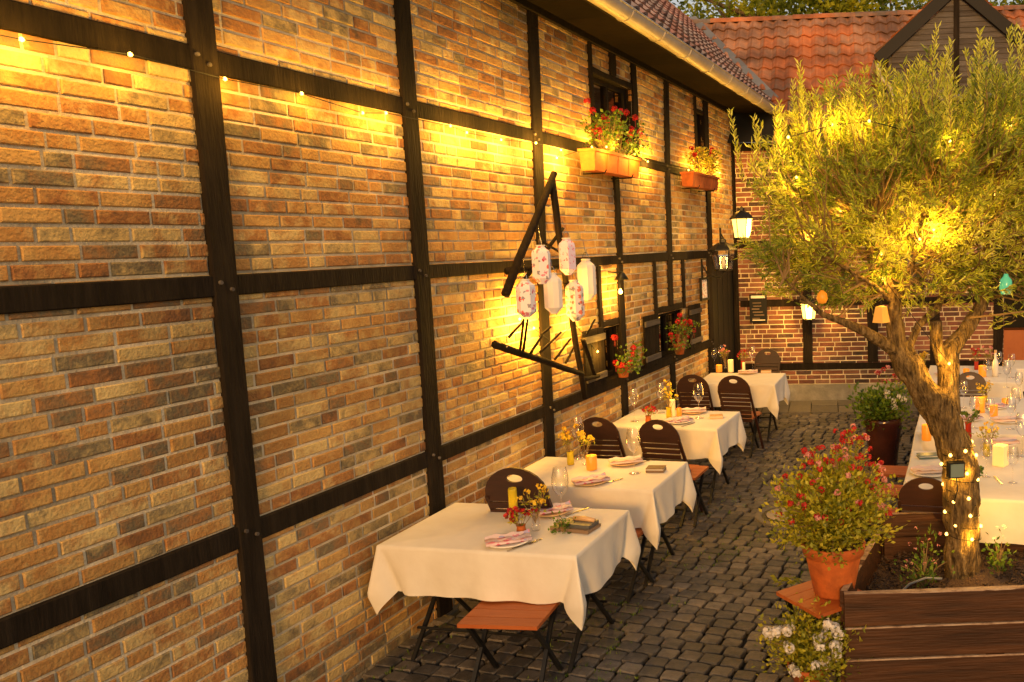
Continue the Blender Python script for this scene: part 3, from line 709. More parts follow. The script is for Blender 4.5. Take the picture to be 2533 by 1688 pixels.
def geranium(pc, rx, rz_, n, nb, label, px_spread, group='red geraniums in the windows', s=.03, lm=None):
    bl = [pc + Vector((rr(-1, 1) * rx, rr(-1, 1) * rx * .5, rz_ * rr(.5, 1.15))) for _ in range(nb)]
    bl = [pc + wd * rr(-1, 1) * px_spread + wn * rr(-.06, .10) + UP * rz_ * rr(.35, 1.25) for _ in range(nb)]
    T = thing('geranium', label, 'flowers', tuple(pc), 0, group); lf = MB(); st_ = MB()
    for _ in range(max(6, n // 14)):
        e = pc + wd * rr(-1, 1) * px_spread + wn * rr(-.09, .15) + UP * rz_ * rr(.2, .95); st_.tube([pc + (e - pc) * .1 + wd * (e - pc).dot(wd) * .6, e], .003, 4)
        for k in range(14):
            lf.leaf(e + Vector((rr(-1, 1), rr(-1, 1), rr(-1.4, .7))) * .045, Vector((rr(-1, 1), rr(-1, 1), rr(-.3, .8))), s * rr(.8, 1.5), s * rr(.8, 1.2))
    st_.build('stems', mTwig, T); lf.build('foliage', lm or mLeafG, T)
    for c in bl:
        mb = MB(); mb.tube([c - UP * .09, c], .002, 4); mb.petal_ball(c, .032, 30, .013); mb.build('blossom', mRed, T)
geranium(LW(4.93, 3.37, .21), .5, .36, 900, 20, 'bushy red geranium filling the window box under the large window', .46)
geranium(LW(2.12, 3.37, .21), .5, .34, 760, 7, 'leafy geranium with few red blooms in the window box near the tree', .46, lm=mLeafY)
geranium(LW(4.72, 1.18, .13), .3, .34, 260, 9, 'red geranium in the low window, beside the old rack', .2)
geranium(LW(3.0, 1.18, .13), .3, .42, 300, 15, 'red geranium in the low window with both shutters open', .34)
for (s_, lab) in ((4.72, 'small clay pot holding the geranium beside the old rack'), (3.0, 'small clay pot in the low shuttered window')):
    T = thing('flower_pot', lab, 'pot', tuple(LW(s_, 1.168, .10)), 0, 'pots in the low windows')
    mb = MB(); mb.lathe([(.001, 0), (.05, 0), (.065, .10), (.072, .10), (.072, .125), (.06, .125), (.055, .10), (.001, .09)], 18); o = mb.build('pot_body', mTerra, T, True, world=False)
    mb = MB(); mb.lathe([(.056, .0), (.001, .0)], 14, (0, 0, .104)); mb.build('soil', mSoil, T, world=False)

# ------------------------------------------------------------------ hay rack with lanterns
def P3(x, y, off): return onw(x, y, off)
T = thing('hay_rack', 'old dark wooden hay rack with slanted tines hung on the brick wall', 'farm tool', tuple(P3(1365, 700, .30)))
def rbar(a, b, w, nm, off=.3, o2=None, par=T, mat=mTimber, taper=.8):
    A, B_ = P3(a[0], a[1], off), P3(b[0], b[1], o2 if o2 is not None else off); n = 5; m_ = MB(); pts = []; rs = []
    for i in range(n):
        t = i / (n - 1); pts.append(A + (B_ - A) * t + Vector((rr(-1, 1), rr(-1, 1), rr(-1, 1))) * w * .07); rs.append(w / 2 * (1 - (1 - taper) * t))
    m_.tube(pts, rs, 7); return m_.build(nm, mat, par, True)
rbar((1250, 730), (1372, 430), .07, 'pole', .22, .26); rbar((1364, 445), (1400, 700), .062, 'pole', .26, .24); rbar((1400, 700), (1447, 985), .06, 'pole', .24, .12)
rbar((1225, 853), (1440, 925), .06, 'crossbar', .24, .16); rbar((1255, 672), (1425, 655), .06, 'crossbar', .16); rbar((1300, 690), (1392, 565), .035, 'brace', .20)
rbar((1345, 600), (1440, 660), .02, 'brace', .27); rbar((1440, 940), (1480, 930), .05, 'brace', .14, .1); rbar((1442, 840), (1472, 930), .045, 'brace', .16, .1)
for a, b in (((1258, 835), (1297, 792)), ((1286, 868), (1296, 790)), ((1294, 870), (1306, 790)), ((1312, 876), (1340, 832)), ((1336, 872), (1388, 822)), ((1372, 890), (1412, 838)), ((1398, 900), (1420, 860)), ((1450, 830), (1472, 790)), ((1337, 830), (1363, 808))):
    rbar(a, b, .022, 'tine', .24, .30)
LAN = [(1339, 653, 46, 100, mPrintA, 'white paper lantern with scattered red blossoms, upper left of the hanging six', .42),
       (1403, 633, 43, 95, mPrintC, 'lilac and pink lantern with a crimson band, topmost of the hanging six', .40),
       (1301, 737, 47, 99, mPrintA, 'pink flowered lantern hanging lowest at far left over the tines', .46),
       (1368, 724, 46, 105, mPlainL, 'plain cream lantern hanging in the middle of the six', .46),
       (1422, 742, 46, 106, mPrintB, 'lantern with grey and red blossoms, lowest at the right of the rack', .44),
       (1451, 690, 46, 106, mPlainL, 'plain cream lantern with wire hoop hanging at far right of the six', .36)]
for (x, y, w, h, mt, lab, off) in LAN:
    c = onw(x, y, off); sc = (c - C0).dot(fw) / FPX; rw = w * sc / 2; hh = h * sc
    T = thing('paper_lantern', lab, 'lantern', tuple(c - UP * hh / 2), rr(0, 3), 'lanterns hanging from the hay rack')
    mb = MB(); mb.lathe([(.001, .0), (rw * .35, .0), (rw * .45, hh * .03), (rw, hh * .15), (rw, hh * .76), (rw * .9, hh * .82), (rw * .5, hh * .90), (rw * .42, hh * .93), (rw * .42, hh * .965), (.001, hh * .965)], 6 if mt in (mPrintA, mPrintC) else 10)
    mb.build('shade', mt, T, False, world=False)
    mb = MB(); mb.lathe([(rw * .44, hh * .93), (rw * .5, hh * .935), (rw * .5, hh * .962), (rw * .44, hh * .965)], 10); mb.build('collar', mPlateW, T, world=False)
    hp = [Vector((math.cos(t) * rw * .45, 0, hh * .96 + math.sin(t) * rw * .7)) for t in [math.pi * k / 8 for k in range(9)]]
    mb = MB(); mb.tube(hp, .0025, 4); mb.tube([Vector((0, 0, hh * .96 + rw * .7)), Vector((rr(-.04, .04), 0, hh * .96 + rw * .7 + .10))], .002, 4); mb.build('wire_hanger', mSteel, T, world=False)

# ------------------------------------------------------------------ lamps
def fairy(name, label, pts, bulbs, e, group='fairy lights', sz=.011, loff=Vector((0, 0, 0))):
    T = thing(name, label, 'string lights', tuple(pts[0]), 0, group); mb = MB(); mb.tube(pts, .0028, 4); mb.build('cable', mBlackP, T)
    for i, b in enumerate(bulbs):
        mb = MB(); mb.lathe([(.001, -sz), (sz * .8, -sz * .6), (sz, 0), (sz * .7, sz * .7), (.001, sz * 1.1)], 8, tuple(b)); mb.build('bulb', mBulb, T, True)
        if e[i]: point('bulb_light', b + loff, e[i], (1, .50, .055), parent=T)
    return T
b1 = [onw(x, y, .05 if not 1465 < x < 1585 else .27) for x, y in ((1377, 391), (1464, 364), (1500, 364), (1570, 380), (1602, 400), (1703, 421), (1724, 420), (1755, 421), (1768, 417), (1780, 428))]
b0 = [LW(10.4 - .42 * k + rr(-.12, .12), 3.345 + rr(-.03, .02), rr(.045, .07)) for k in range(12)]
pts = b0 + b1
fairy('fairy_light_string', 'string of warm bulbs strung along the upper beam and window boxes', pts, b0 + b1, [5] * 8 + [13] * 4 + [17, 13, 10, 17, 24, 14, 14, 0, 12, 16], sz=.010, loff=wn * .09 - UP * .02)
for (s_, e_) in ((6.75, 7), (5.75, 6.5)):
    pass
b2 = [onw(1320, 812, .07), onw(1478, 870, .07), onw(1285, 790, .07), onw(1420, 800, .07)]
fairy('fairy_light_string', 'few warm bulbs low on the wall behind the hanging lanterns', [b2[2], b2[0], onw(1370, 850, .05), b2[3], b2[1]], b2, [24, 9, 24, 22], loff=wn * .08)
# spotlight bulb with small roof
c = onw(1534, 722, .14)
T = thing('wall_spot', 'small bare bulb under a dark cone shade on the post between the low windows', 'wall lamp', tuple(c))
mb = MB(); mb.lathe([(.012, .20), (.03, .19), (.075, .12), (.07, .12), (.02, .18)], 12, tuple(c + Vector((.02, 0, 0)))); mb.build('shade', mMetal, T, True)
mb = MB(); mb.tube([c + UP * .19, c + UP * .2 - wn * .12], .008, 6); mb.tube([c + UP * .18, c + UP * .03], .004, 5); mb.build('arm', mMetal, T)
mb = MB(); mb.lathe([(.001, -.026), (.018, -.015), (.021, 0), (.012, .022), (.008, .03)], 10, tuple(c)); mb.build('bulb', mBulb, T, True); point('bulb_light', c + wn * .04, 22, parent=T)
def wall_lantern(c, h, w, lit, label, normal, e=0):
    T = thing('wall_lantern', label, 'lantern', tuple(c), 0, 'iron lanterns on the walls'); n = 6
    mb = MB(); mb.lathe([(w * .36, 0), (w * .5, h * .62)], n, tuple(c)); mb.build('glass', mLampG if lit else mGlass, T)
    mb = MB(); mb.lathe([(w * .60, h * .60), (w * .60, h * .63), (w * .36, h * .78), (w * .14, h * .86), (w * .14, h * .94), (.001, h)], n, tuple(c)); mb.build('roof', mMetal, T)
    mb = MB()
    for k in range(n):
        t = 2 * math.pi * k / n; mb.tube([c + Vector((math.cos(t) * w * .36, math.sin(t) * w * .36, 0)), c + Vector((math.cos(t) * w * .5, math.sin(t) * w * .5, h * .62))], .006, 5)
    mb.lathe([(.001, -h * .06), (w * .2, -h * .05), (w * .38, -.005), (w * .38, .012), (.001, .012)], n, tuple(c)); mb.build('frame', mMetal, T)
    mb = MB(); mb.tube([c - UP * h * .05, c - UP * h * .25 - normal * .05, c - UP * h * .15 - normal * .22, c + UP * h * .2 - normal * .30], .010, 6); mb.tube([c - normal * .3 + UP * h * .35, c - normal * .3 - UP * h * .3], .014, 6); mb.build('bracket', mMetal, T)
    if lit:
        mb = MB(); mb.lathe([(.001, .02), (.025, .04), (.028, .09), (.001, .12)], 8, tuple(c + UP * .04)); mb.build('bulb', mBulb, T, True); point('bulb_light', c + UP * h * .25 + normal * w * .75, e, parent=T)
    else:
        mb = MB(); mb.lathe([(.001, .0), (.03, .0), (.028, .14), (.001, .15)], 10, tuple(c + UP * .02)); mb.build('candle', mPlateW, T, True)
    return T
wall_lantern(onw(1836, 590, .62), .42, .27, True, 'lit iron lantern at the corner beside the tree, upper of the two', wn, 60)
wall_lantern(onw(1790, 668, .40), .42, .32, False, 'unlit iron lantern with white candle over the dark door, lower of the two', wn)
wall_lantern(onb(2001, 790, .30), .40, .25, True, 'square lit lantern on the far brick wall post', bn, 45)
# framed sign near the door, menu case on the back wall
T = thing('framed_picture', 'small dark framed picture hanging on brick left of the black door', 'picture', tuple(LW(1.8, 1.7, .02)))
mb = MB(); a, b, c_, d_ = 1.62, 1.96, 1.74, 2.05
for (p, q, r_, s_) in ((a, b, c_, c_ + .03), (a, b, d_ - .03, d_), (a, a + .03, c_ + .03, d_ - .03), (b - .03, b, c_ + .03, d_ - .03)): mb.boxf(LW(p, r_, .035), wd * (q - p), UP * (s_ - r_), wn * .03)
mb.build('frame', mBlackP, T)
mb = MB(); mb.boxf(LW(a + .03, c_ + .03, .035), wd * (b - a - .06), UP * (d_ - c_ - .06), wn * .008); mb.build('print', mPrintB, T)
T = thing('menu_case', 'dark menu case with white header strip on the far wall beside the door', 'notice box', tuple(BW(.33, 1.26, .02)))
mb = MB(); mb.boxf(BW(.20, 1.26, .03), bd * .27, UP * .44, bn * .05); mb.build('case', mBlackP, T)
mb = MB(); mb.boxf(BW(.225, 1.64, .08), bd * .22, UP * .04, bn * .004); mb.build('header_strip', mPaper, T)
mb = MB()
for k in range(6): mb.boxf(BW(.235 + rr(0, .03), 1.32 + k * .048, .08), bd * rr(.11, .17), UP * rr(.008, .02), bn * .003)
mb.build('menu_text', mBrown, T)
mb = MB(); mb.boxf(BW(.24, 1.29, .081), bd * .20, UP * .015, bn * .004); mb.build('footer_strip', mPaper, T)

# ------------------------------------------------------------------ furniture
def tablecloth(cn, ax, ay, w, l, z, o, label, seed):
    """cn near-right corner seen from above; ax unit toward the wall (-x), ay unit away; w,l size; z top"""
    random.seed(seed); T_ = MB(); N1 = 26
    cor = [cn, cn + ay * l, cn + ay * l + ax * w, cn + ax * w]
    ctr = (cor[0] + cor[2]) / 2
    per = []   # (point, outward normal, hang length, cornerness)
    for k in range(4):
        a, b = cor[k], cor[(k + 1) % 4]; d = (b - a); L_ = d.length; d.normalize(); nn = Vector((d.y, -d.x, 0))
        if nn.dot(a - ctr) < 0: nn = -nn
        pn = (cor[k] - ctr); prev = cor[(k - 1) % 4]; dp = (a - prev).normalized(); np_ = Vector((dp.y, -dp.x, 0)); np_ = np_ if np_.dot(a - ctr) > 0 else -np_
        ts = [0, .006, .014, .024, .036, .05, .062, .074, .086, .10, .13] + [.13 + (L_ - .26) * q / N1 for q in range(1, N1)] + [L_ - .13, L_ - .10, L_ - .086, L_ - .074, L_ - .062, L_ - .05, L_ - .036, L_ - .024, L_ - .014, L_ - .006]
        for t in ts:
            dc = min(t, L_ - t); other = np_ if t <= L_ / 2 else None
            if t > L_ / 2:
                nx = cor[(k + 2) % 4]; dn = (nx - b).normalized(); on = Vector((dn.y, -dn.x, 0)); other = on if on.dot(b - ctr) > 0 else -on
            f = max(0, 1 - dc / .10)
            dirn = (nn + other * f).normalized() if f > 0 else nn
            hang = o * (1 + .50 * f) + .006 * math.sin(t * 9 + seed)
            per.append((a + d * t, dirn, nn, hang, f, t + k * 3.1, dc, other))
    n = len(per); V = 14; vs = []; fs = []
    # top: ring slightly inset then centre fan grid
    for (p, dn, nn, hg, f, u, dc, oth) in per: vs.append(Vector((p.x, p.y, z)) - dn * .012 + UP * .003)
    for j in range(V + 1):
        v = j / V
        for (p, dn, nn, hg, f, u, dc, oth) in per:
            zz = z - hg * v; hv = min(1.0, (z - zz) / o)
            fv = max(0.0, 1 - dc / (.105 * hv + .004)); dirn = (nn + oth * fv * .95).normalized()
            wav = (.016 * math.sin(u * 11 + seed) + .010 * math.sin(u * 23 + seed * 2) + .022 * noise.noise(Vector((u * 4, v * .8, seed)))) * v * min(1, dc / .2)
            bul = .070 * fv * hv - .045 * hv * math.exp(-((dc - .115 * hv) ** 2) / .0022) * (1 - fv)
            if hg > o * 1.02 and v * hg > o: bul -= .05 * (v * hg - o) / (o * .5) * fv
            vs.append(Vector((p.x, p.y, zz)) + dirn * (.004 + .008 * v + wav + bul))
    for j in range(V + 1):
        for i in range(n):
            i2 = (i + 1) % n; fs.append((j * n + i, j * n + i2, (j + 1) * n + i2, (j + 1) * n + i))
    fs = [f[::-1] for f in fs]
    vs.append(Vector((ctr.x, ctr.y, z + .003))); c_i = len(vs) - 1
    for i in range(n): fs.append((c_i, (i + 1) % n, i))
    T_.add(vs, fs, .5); ob = T_.build('tablecloth', mCloth, None, True); bpy_fix(ob)
    tag(ob, label, 'tablecloth', 'white tablecloths'); random.seed(seed + 100); return ob
def table(cn, ax, ay, w, l, z, label):
    T = thing('folding_table', label, 'table', tuple((cn + ax * w / 2 + ay * l / 2) * 1.0), 0, 'folding tables'); T.location.z = 0
    mb = MB(); q = Vector((cn.x, cn.y, z - .035)) + ax * .006 + ay * .006
    for k in range(5):
        t = MB(); t.boxf(q + ay * (l - .012) * k / 5, ax * (w - .012), ay * ((l - .012) / 5 - .005), UP * .03); t.build('tabletop_board', mWoodO, T)
    for sx in (.12, w - .12):
        for (a, b) in ((.08, l - .10), (l - .08, .10)):
            t = MB(); A = Vector((cn.x, cn.y, 0)) + ax * sx + ay * a; B = Vector((cn.x, cn.y, 0)) + ax * sx + ay * b; A.z = .0; B.z = z - .04
            t.bar(A, B, .025, .018, side=ax); t.build('leg', mMetal, T)
    for t_ in (.15, l - .15):
        t = MB(); A = Vector((cn.x, cn.y, .18)) + ax * .12 + ay * t_; t.tube([A, A + ax * (w - .24)], .009, 6); t.build('stretcher', mMetal, T)
    return T
TW = [onz(1424, 1376, .76), onz(1614, 1213, .76), onz(1773, 1062, .76), onz(1916, 951, .76)]
TB = [onz(1545, 1261, .76), onz(1696, 1142, .76), onz(1828, 1018, .76), onz(1932, 923, .76)]
names = ['nearest table by the brick wall', 'second table from the front by the brick wall', 'third table from the front by the brick wall', 'farthest table by the brick wall near the door']
TAB = []
for k in range(4):
    ay = (TB[k] - TW[k]); l = ay.length; ay.normalize(); ay = (ay + -wd).normalized(); ax = Vector((-ay.y, ay.x, 0))
    dist = (TW[k] - W0).dot(wn); w = min(1.45, dist - .10) if k < 3 else 1.02
    cn = TW[k].copy(); table(cn, ax, ay, w, l, .757, 'folding wooden table under white cloth, ' + names[k])
    tablecloth(cn, ax, ay, w, l, .757, .29, 'white cloth with pointed corners on the ' + names[k], 11 + k)
    TAB.append((cn, ax, ay, w, l))
# right-hand tables
for k, (px, dep, w, nm) in enumerate((((2229, 1224), 1.22, 1.2, 'nearest long table behind the tree planter'), ((2264, 1068), 1.75, 1.15, 'middle long table on the right'), ((2290, 943), 1.3, 1.12, 'back table on the right by the far wall'), ((2500, 912), .8, 1.1, 'small far table at the right edge'))):
    cn = onz(px[0], px[1], .76); ay = (-wd + Vector((0, .0, 0))).normalized(); axr = Vector((ay.y, -ay.x, 0)); axr = axr * 1.0
    if k == 3: cn = onz(2490, 912, .76)
    table(cn, axr, ay, w, dep, .757, 'folding wooden table under white cloth, ' + nm)
    tablecloth(cn, axr, ay, w, dep, .757, .30, 'white cloth on the ' + nm, 31 + k); TAB.append((cn, axr, ay, w, dep))

# chair ------------------------------------------------------------
def make_chair(label):
    T = thing('folding_chair', label, 'chair', (0, 0, 0), 0, 'dark slatted folding chairs')
    w, hb = .40, .985
    def bp(x, z, y=0): # point on reclined back plane, local: back at -y
        return Vector((x, -.20 - (z - .45) * .20 + y, z))
    outer = []; inner = []; n = 24; cz = .905
    zb_, arc = .80, .185
    for k in range(n):
        t = 2 * math.pi * k / n; c, s_ = math.cos(t), math.sin(t)
        hx, hz = c * .052, s_ * .026 + .915
        # outer boundary: arc on top, straight bottom
        if s_ >= 0: ox, oz = c * w / 2, zb_ + s_ * arc
        else: ox, oz = max(-w / 2, min(w / 2, c * w / 2 * 1.5)), zb_ - .035 * min(1, -s_ * 3)
        outer.append((ox, oz)); inner.append((hx, hz))
    mb = MB(); vs = [bp(*o) for o in outer] + [bp(*i) for i in inner] + [bp(*o, .018) for o in outer] + [bp(*i, .018) for i in inner]; fs = []
    for k in range(n):
        k2 = (k + 1) % n; fs += [(k, k2, n + k2, n + k), (2 * n + k, 3 * n + k, 3 * n + k2, 2 * n + k2), (k, 2 * n + k, 2 * n + k2, k2), (n + k, n + k2, 3 * n + k2, 3 * n + k)]
    mb.add(vs, fs); o = mb.build('back_panel', mWoodD, T, world=False); bpy_fix(o)
    for k in range(7):
        z = .738 - k * .050; t = MB(); t.box(bp(0, z, .009), (w - .03, .014, .039), m=Matrix.Rotation(rad(11), 3, 'X')); t.build('back_slat', mWoodD, T, world=False)
    for sx in (-1, 1):
        t = MB(); t.bar(bp(sx * (w / 2 - .012), .80), Vector((sx * (w / 2 - .012), .22, .0)), .024, .022, side=Vector((1, 0, 0))); t.build('leg', mWoodD, T, world=False)
        t = MB(); t.bar(Vector((sx * (w / 2 - .04), .19, .44)), Vector((sx * (w / 2 - .04), -.24, .0)), .022, .022, side=Vector((1, 0, 0))); t.build('leg', mMetal, T, world=False)
    for k in range(6):
        t = MB(); t.box((0, -.16 + k * .066, .45 + .004 * math.sin(k)), (w - .03, .058, .016)); t.build('seat_slat', mWoodO, T, world=False)
    t = MB(); t.tube([Vector((-w / 2 + .04, -.13, .13)), Vector((w / 2 - .04, -.13, .13))], .008, 6); t.build('stretcher', mMetal, T, world=False)
    return T
AY = -wd; rzT = math.atan2(-AY.x, AY.y)       # facing away from camera along the wall
CH0 = make_chair('dark slatted folding chair at the left photo edge, tucked behind the nearest wall table')
CH0.location = (-1.64, 5.60, 0); CH0.rotation_euler = (0, 0, rzT + .1); CH0.scale = (1.1,) * 3
def chair_at(px, py, z, label, rz, sc=1.0, dd=None):
    p = ond(px, py, dd); q = Matrix.Rotation(rz, 3, 'Z') @ Vector((0, -.30 * sc, 0)); loc = Vector((p.x, p.y, 0)) - Vector((q.x, q.y, 0))
    return dup(CH0, tuple(loc), rz, label, scale=sc)
chair_at(1474, 1019, 1, 'dark folding chair with oval grip, nearer the wall, between second and third wall tables', rzT + .05, 1.0, 7.30)
chair_at(1624, 1029, 1, 'dark folding chair with oval grip, nearer the aisle, between second and third wall tables', rzT - .06, 1.0, 7.12)
chair_at(1711, 921, 1, 'dark folding chair nearer the wall, behind the third wall table', rzT + .05, 1.0, 9.6)
chair_at(1812, 926, 1, 'dark folding chair nearer the aisle, behind the third wall table', rzT - .05, 1.0, 9.45)
chair_at(1899, 859, 1, 'dark folding chair standing alone against the far brick wall behind the last wall table', rzT + math.pi, .97, 12.05)
chair_at(2275, 990, 1, 'dark folding chair beside the left side of the middle long table, behind the glazed pot', rzT - math.pi / 2 + .15, .98, 8.5)
chair_at(2290, 1196, 1, 'dark folding chair drawn up to the near long table, half hidden by the tree trunk', rzT, .94, 5.35)
chair_at(2400, 940, 1, 'dark folding chair between the middle and back long tables on the right', rzT + math.pi, .95, 9.6)
# stools with orange tops
def stool(loc, w, d, rz, label, h=.455):
    T = thing('wooden_stool', label, 'stool', tuple(loc), rz, 'orange topped stools'); n = 4
    for k in range(n):
        t = MB(); t.box((0, -d / 2 + d * (k + .5) / n, h - .01), (w, d / n - .005, .022)); t.build('seat_board', mWoodO, T, world=False)
    for sx in (-1, 1):
        for sy in (-1, 1):
            t = MB(); t.bar(Vector((sx * (w / 2 - .04), sy * (d / 2 - .04), h - .02)), Vector((sx * (w / 2 - .03), -sy * (d / 2 - .02), 0)), .022, .022, side=Vector((1, 0, 0))); t.build('leg', mMetal, T, world=False)
    return T
stool((-1.50, 4.52, 0), .46, .40, rzT + .12, 'orange wooden stool at the front of the nearest wall table')
stool((-1.14, 5.82, 0), .42, .42, rzT - .1, 'orange wooden stool between the nearest and second wall tables')
stool((-.80, 7.34, 0), .36, .40, rzT, 'orange wooden stool under the corner of the third wall table')
stool((-.34, 9.78, 0), .36, .42, rzT, 'orange wooden stool beside the front corner of the farthest wall table')
stool((1.10, 7.20, 0), .30, .30, rzT, 'orange wooden stool beside the long tables, farthest from the planter')
stool((.98, 6.62, 0), .32, .30, rzT, 'orange wooden stool beside the near long table, middle one of three')
stool((.86, 6.02, 0), .34, .32, rzT, 'orange wooden stool beside the near long table, closest to the planter')

# ------------------------------------------------------------------ table settings
TZ = .762
def tp(k, u, v, z=TZ):          # u along width from aisle edge, v from near edge (metres)
    cn, ax, ay, w, l = TAB[k]; p = cn + ax * u + ay * v; return Vector((p.x, p.y, z))
def tpx(px, py, z=TZ): return onz(px, py, z)
def make_glass(label):
    T = thing('wine_glass', label, 'wine glass', (0, 0, 0), 0, 'wine glasses on the tables')
    mb = MB(); mb.lathe([(.010, .17), (.030, .185), (.048, .215), (.055, .25), (.053, .29), (.046, .33), (.040, .355)], 20); mb.build('bowl', mGlass, T, True, world=False)
    mb = MB(); mb.lathe([(.001, .003), (.045, .003), (.043, .006), (.010, .012), (.005, .03), (.004, .10), (.005, .155), (.010, .17)], 14); mb.build('stem', mGlass, T, True, world=False)
    return T
G0 = make_glass('large stemmed wine glass at the back of the nearest wall table'); G0.location = tpx(1391, 1290)
def wineglass(px, py, label, sc=1.0, z=TZ): return dup(G0, tuple(tpx(px, py, z)), rr(0, 3), label, scale=sc)
wineglass(1570, 1172, 'large wine glass on the aisle side of the second wall table')
wineglass(1730, 1035, 'large wine glass on the aisle side of the third wall table')
wineglass(1862, 916, 'wine glass on the farthest wall table, right of the candles', .95)
wineglass(1432, 1135, 'wine glass behind the yellow flowers on the second wall table', 1.0)
wineglass(1570, 1043, 'wine glass nearer the wall on the third wall table', .95)
wineglass(1636, 1022, 'wine glass behind the amber candles on the third wall table', .9)
wineglass(1784, 905, 'wine glass nearer the wall on the farthest wall table', .85)
wineglass(1768, 912, 'wine glass at the wall end of the farthest wall table', .8)
wineglass(2528, 1130, 'wine glass at the right edge of the near long table', 1.0)
wineglass(2490, 960, 'wine glass at the front of the back table on the right', .9)
wineglass(2512, 1040, 'wine glass at the far end of the middle long table', .9)
wineglass(2470, 925, 'wine glass beside the bottle on the back table on the right', .8)
wineglass(2410, 1060, 'wine glass at the middle of the middle long table', .85)
def plate_napkin(px, py, rz, where, r_=.125, mp=None, mn=None, long_=.26):
    p = tpx(px, py); T = thing('plate', 'round plate under a napkin ' + where, 'plate', tuple(p), 0, 'plates on the tables')
    mb = MB(); mb.lathe([(.001, .004), (r_ * .6, .004), (r_ * .72, .008), (r_, .018), (r_ * .98, .022), (r_ * .7, .014), (.001, .012)], 26); mb.build('plate_body', mp or mPlate, T, True, world=False)
    N_ = thing('napkin', ('pink floral' if (mn or mNapkin) is mNapkin else 'pale pink') + ' folded napkin on the plate ' + where, 'napkin', (p.x, p.y, p.z + .014), rz, 'napkins on the plates')
    mb = MB(); vs = []; fs = []; a, b, K = long_, .13, 8
    for i in range(K + 1):
        for j in range(5):
            x = (i / K - .5) * a; y = (j / 4 - .5) * b; vs.append(Vector((x, y + .006 * math.sin(i), .018 + .012 * math.cos(j * 1.5) + .006 * math.sin(i * 2 + j))))
    for i in range(K):
        for j in range(4): fs.append((i * 5 + j, i * 5 + 5 + j, i * 5 + 6 + j, i * 5 + 1 + j))
    mb.add(vs, fs); mb.box((0, 0, .012), (a, b * .96, .012)); mb.build('folded_cloth', mn or mNapkin, N_, True, world=False)
for (x, y, lab, sc) in ((2440, 1180, 'wine glass right of the trunk at the front of the near long table', .8), (2505, 1195, 'wine glass by the knife at the front right of the near long table', .75), (2384, 1010, 'wine glass left of the amber glasses on the middle long table', .8), (2448, 1068, 'wine glass at the front edge of the middle long table', .85), (2500, 1062, 'wine glass near the right edge of the middle long table', .85), (2350, 925, 'wine glass beside the second stem on the back table', .75), (2502, 935, 'wine glass right of the bottle on the back table', .85), (2440, 945, 'wine glass at the middle front of the back table', .75), (2290, 1010, 'wine glass left of the trunk on the middle long table', .8), (2520, 985, 'wine glass at the far right corner of the middle long table', .8)):
    wineglass(x, y, lab, sc)
plate_napkin(1462, 1196, .5, 'at the near side of the second wall table'); plate_napkin(1548, 1148, .3, 'at the far side of the second wall table', mn=mNapkinP)
plate_napkin(1366, 1270, .4, 'at the far side of the nearest wall table', mp=mPlate); plate_napkin(1258, 1345, .4, 'at the near side of the nearest wall table', mp=mPlateW)
plate_napkin(1716, 1022, .1, 'at the far side of the third wall table', mn=mNapkinP); plate_napkin(1680, 1046, .5, 'at the near side of the third wall table', mp=mPlateW)
plate_napkin(1850, 925, 0, 'on the farthest wall table', .11, mn=mNapkinP)
plate_napkin(2300, 1172, .1, 'at the near corner of the near long table', .15, mp=mPlateW, mn=mNapkinP)
plate_napkin(2460, 1010, .1, 'on the middle long table beside the candles', .12, mp=mPlateW)
plate_napkin(2490, 1045, .1, 'at the front right of the middle long table', .12, mp=mPlateW, mn=mNapkinP); plate_napkin(2395, 1040, .3, 'at the front left of the middle long table', .12, mp=mPlateW); plate_napkin(2480, 1100, 0, 'at the far end of the near long table', .12, mp=mPlateW, mn=mNapkinP)
plate_napkin(2340, 930, .1, 'on the back table on the right', .12, mp=mPlateW, mn=mNapkinP)
def cutlery(px, py, rz, where, kind='knife'):
    p = tpx(px, py); T = thing(kind, 'steel ' + kind + ' lying ' + where, 'cutlery', tuple(p), rz, 'cutlery on the tables')
    mb = MB(); mb.box((0, -.04, .003), (.010, .10, .004)); mb.build('handle', mSteel, T, world=False)
    mb = MB()
    if kind == 'knife': mb.box((.001, .06, .003), (.016, .105, .002))
    else:
        mb.box((0, .03, .003), (.007, .05, .003)); mb.box((0, .065, .003), (.022, .022, .002))
        for q in (-.008, -.0025, .003, .0085): mb.box((q, .09, .003), (.003, .035, .002))
    mb.build('blade' if kind == 'knife' else 'tines', mSteel, T, world=False)
cutlery(1510, 1193, -.75, 'right of the near napkin on the second wall table'); cutlery(1498, 1196, -.75, 'next to the near napkin on the second wall table', 'fork')
cutlery(1300, 1348, -.7, 'right of the near plate on the nearest wall table'); cutlery(1288, 1354, -.7, 'next to the near plate on the nearest wall table', 'fork')
cutlery(1590, 1145, -.6, 'at the far side of the second wall table', 'fork'); cutlery(1700, 1052, -.6, 'at the near side of the third wall table')
cutlery(1425, 1268, -.6, 'at the far side of the nearest wall table'); cutlery(2276, 1192, -1.5, 'at the near edge of the near long table', 'fork')
cutlery(2470, 1190, 0, 'right of the trunk on the near long table')
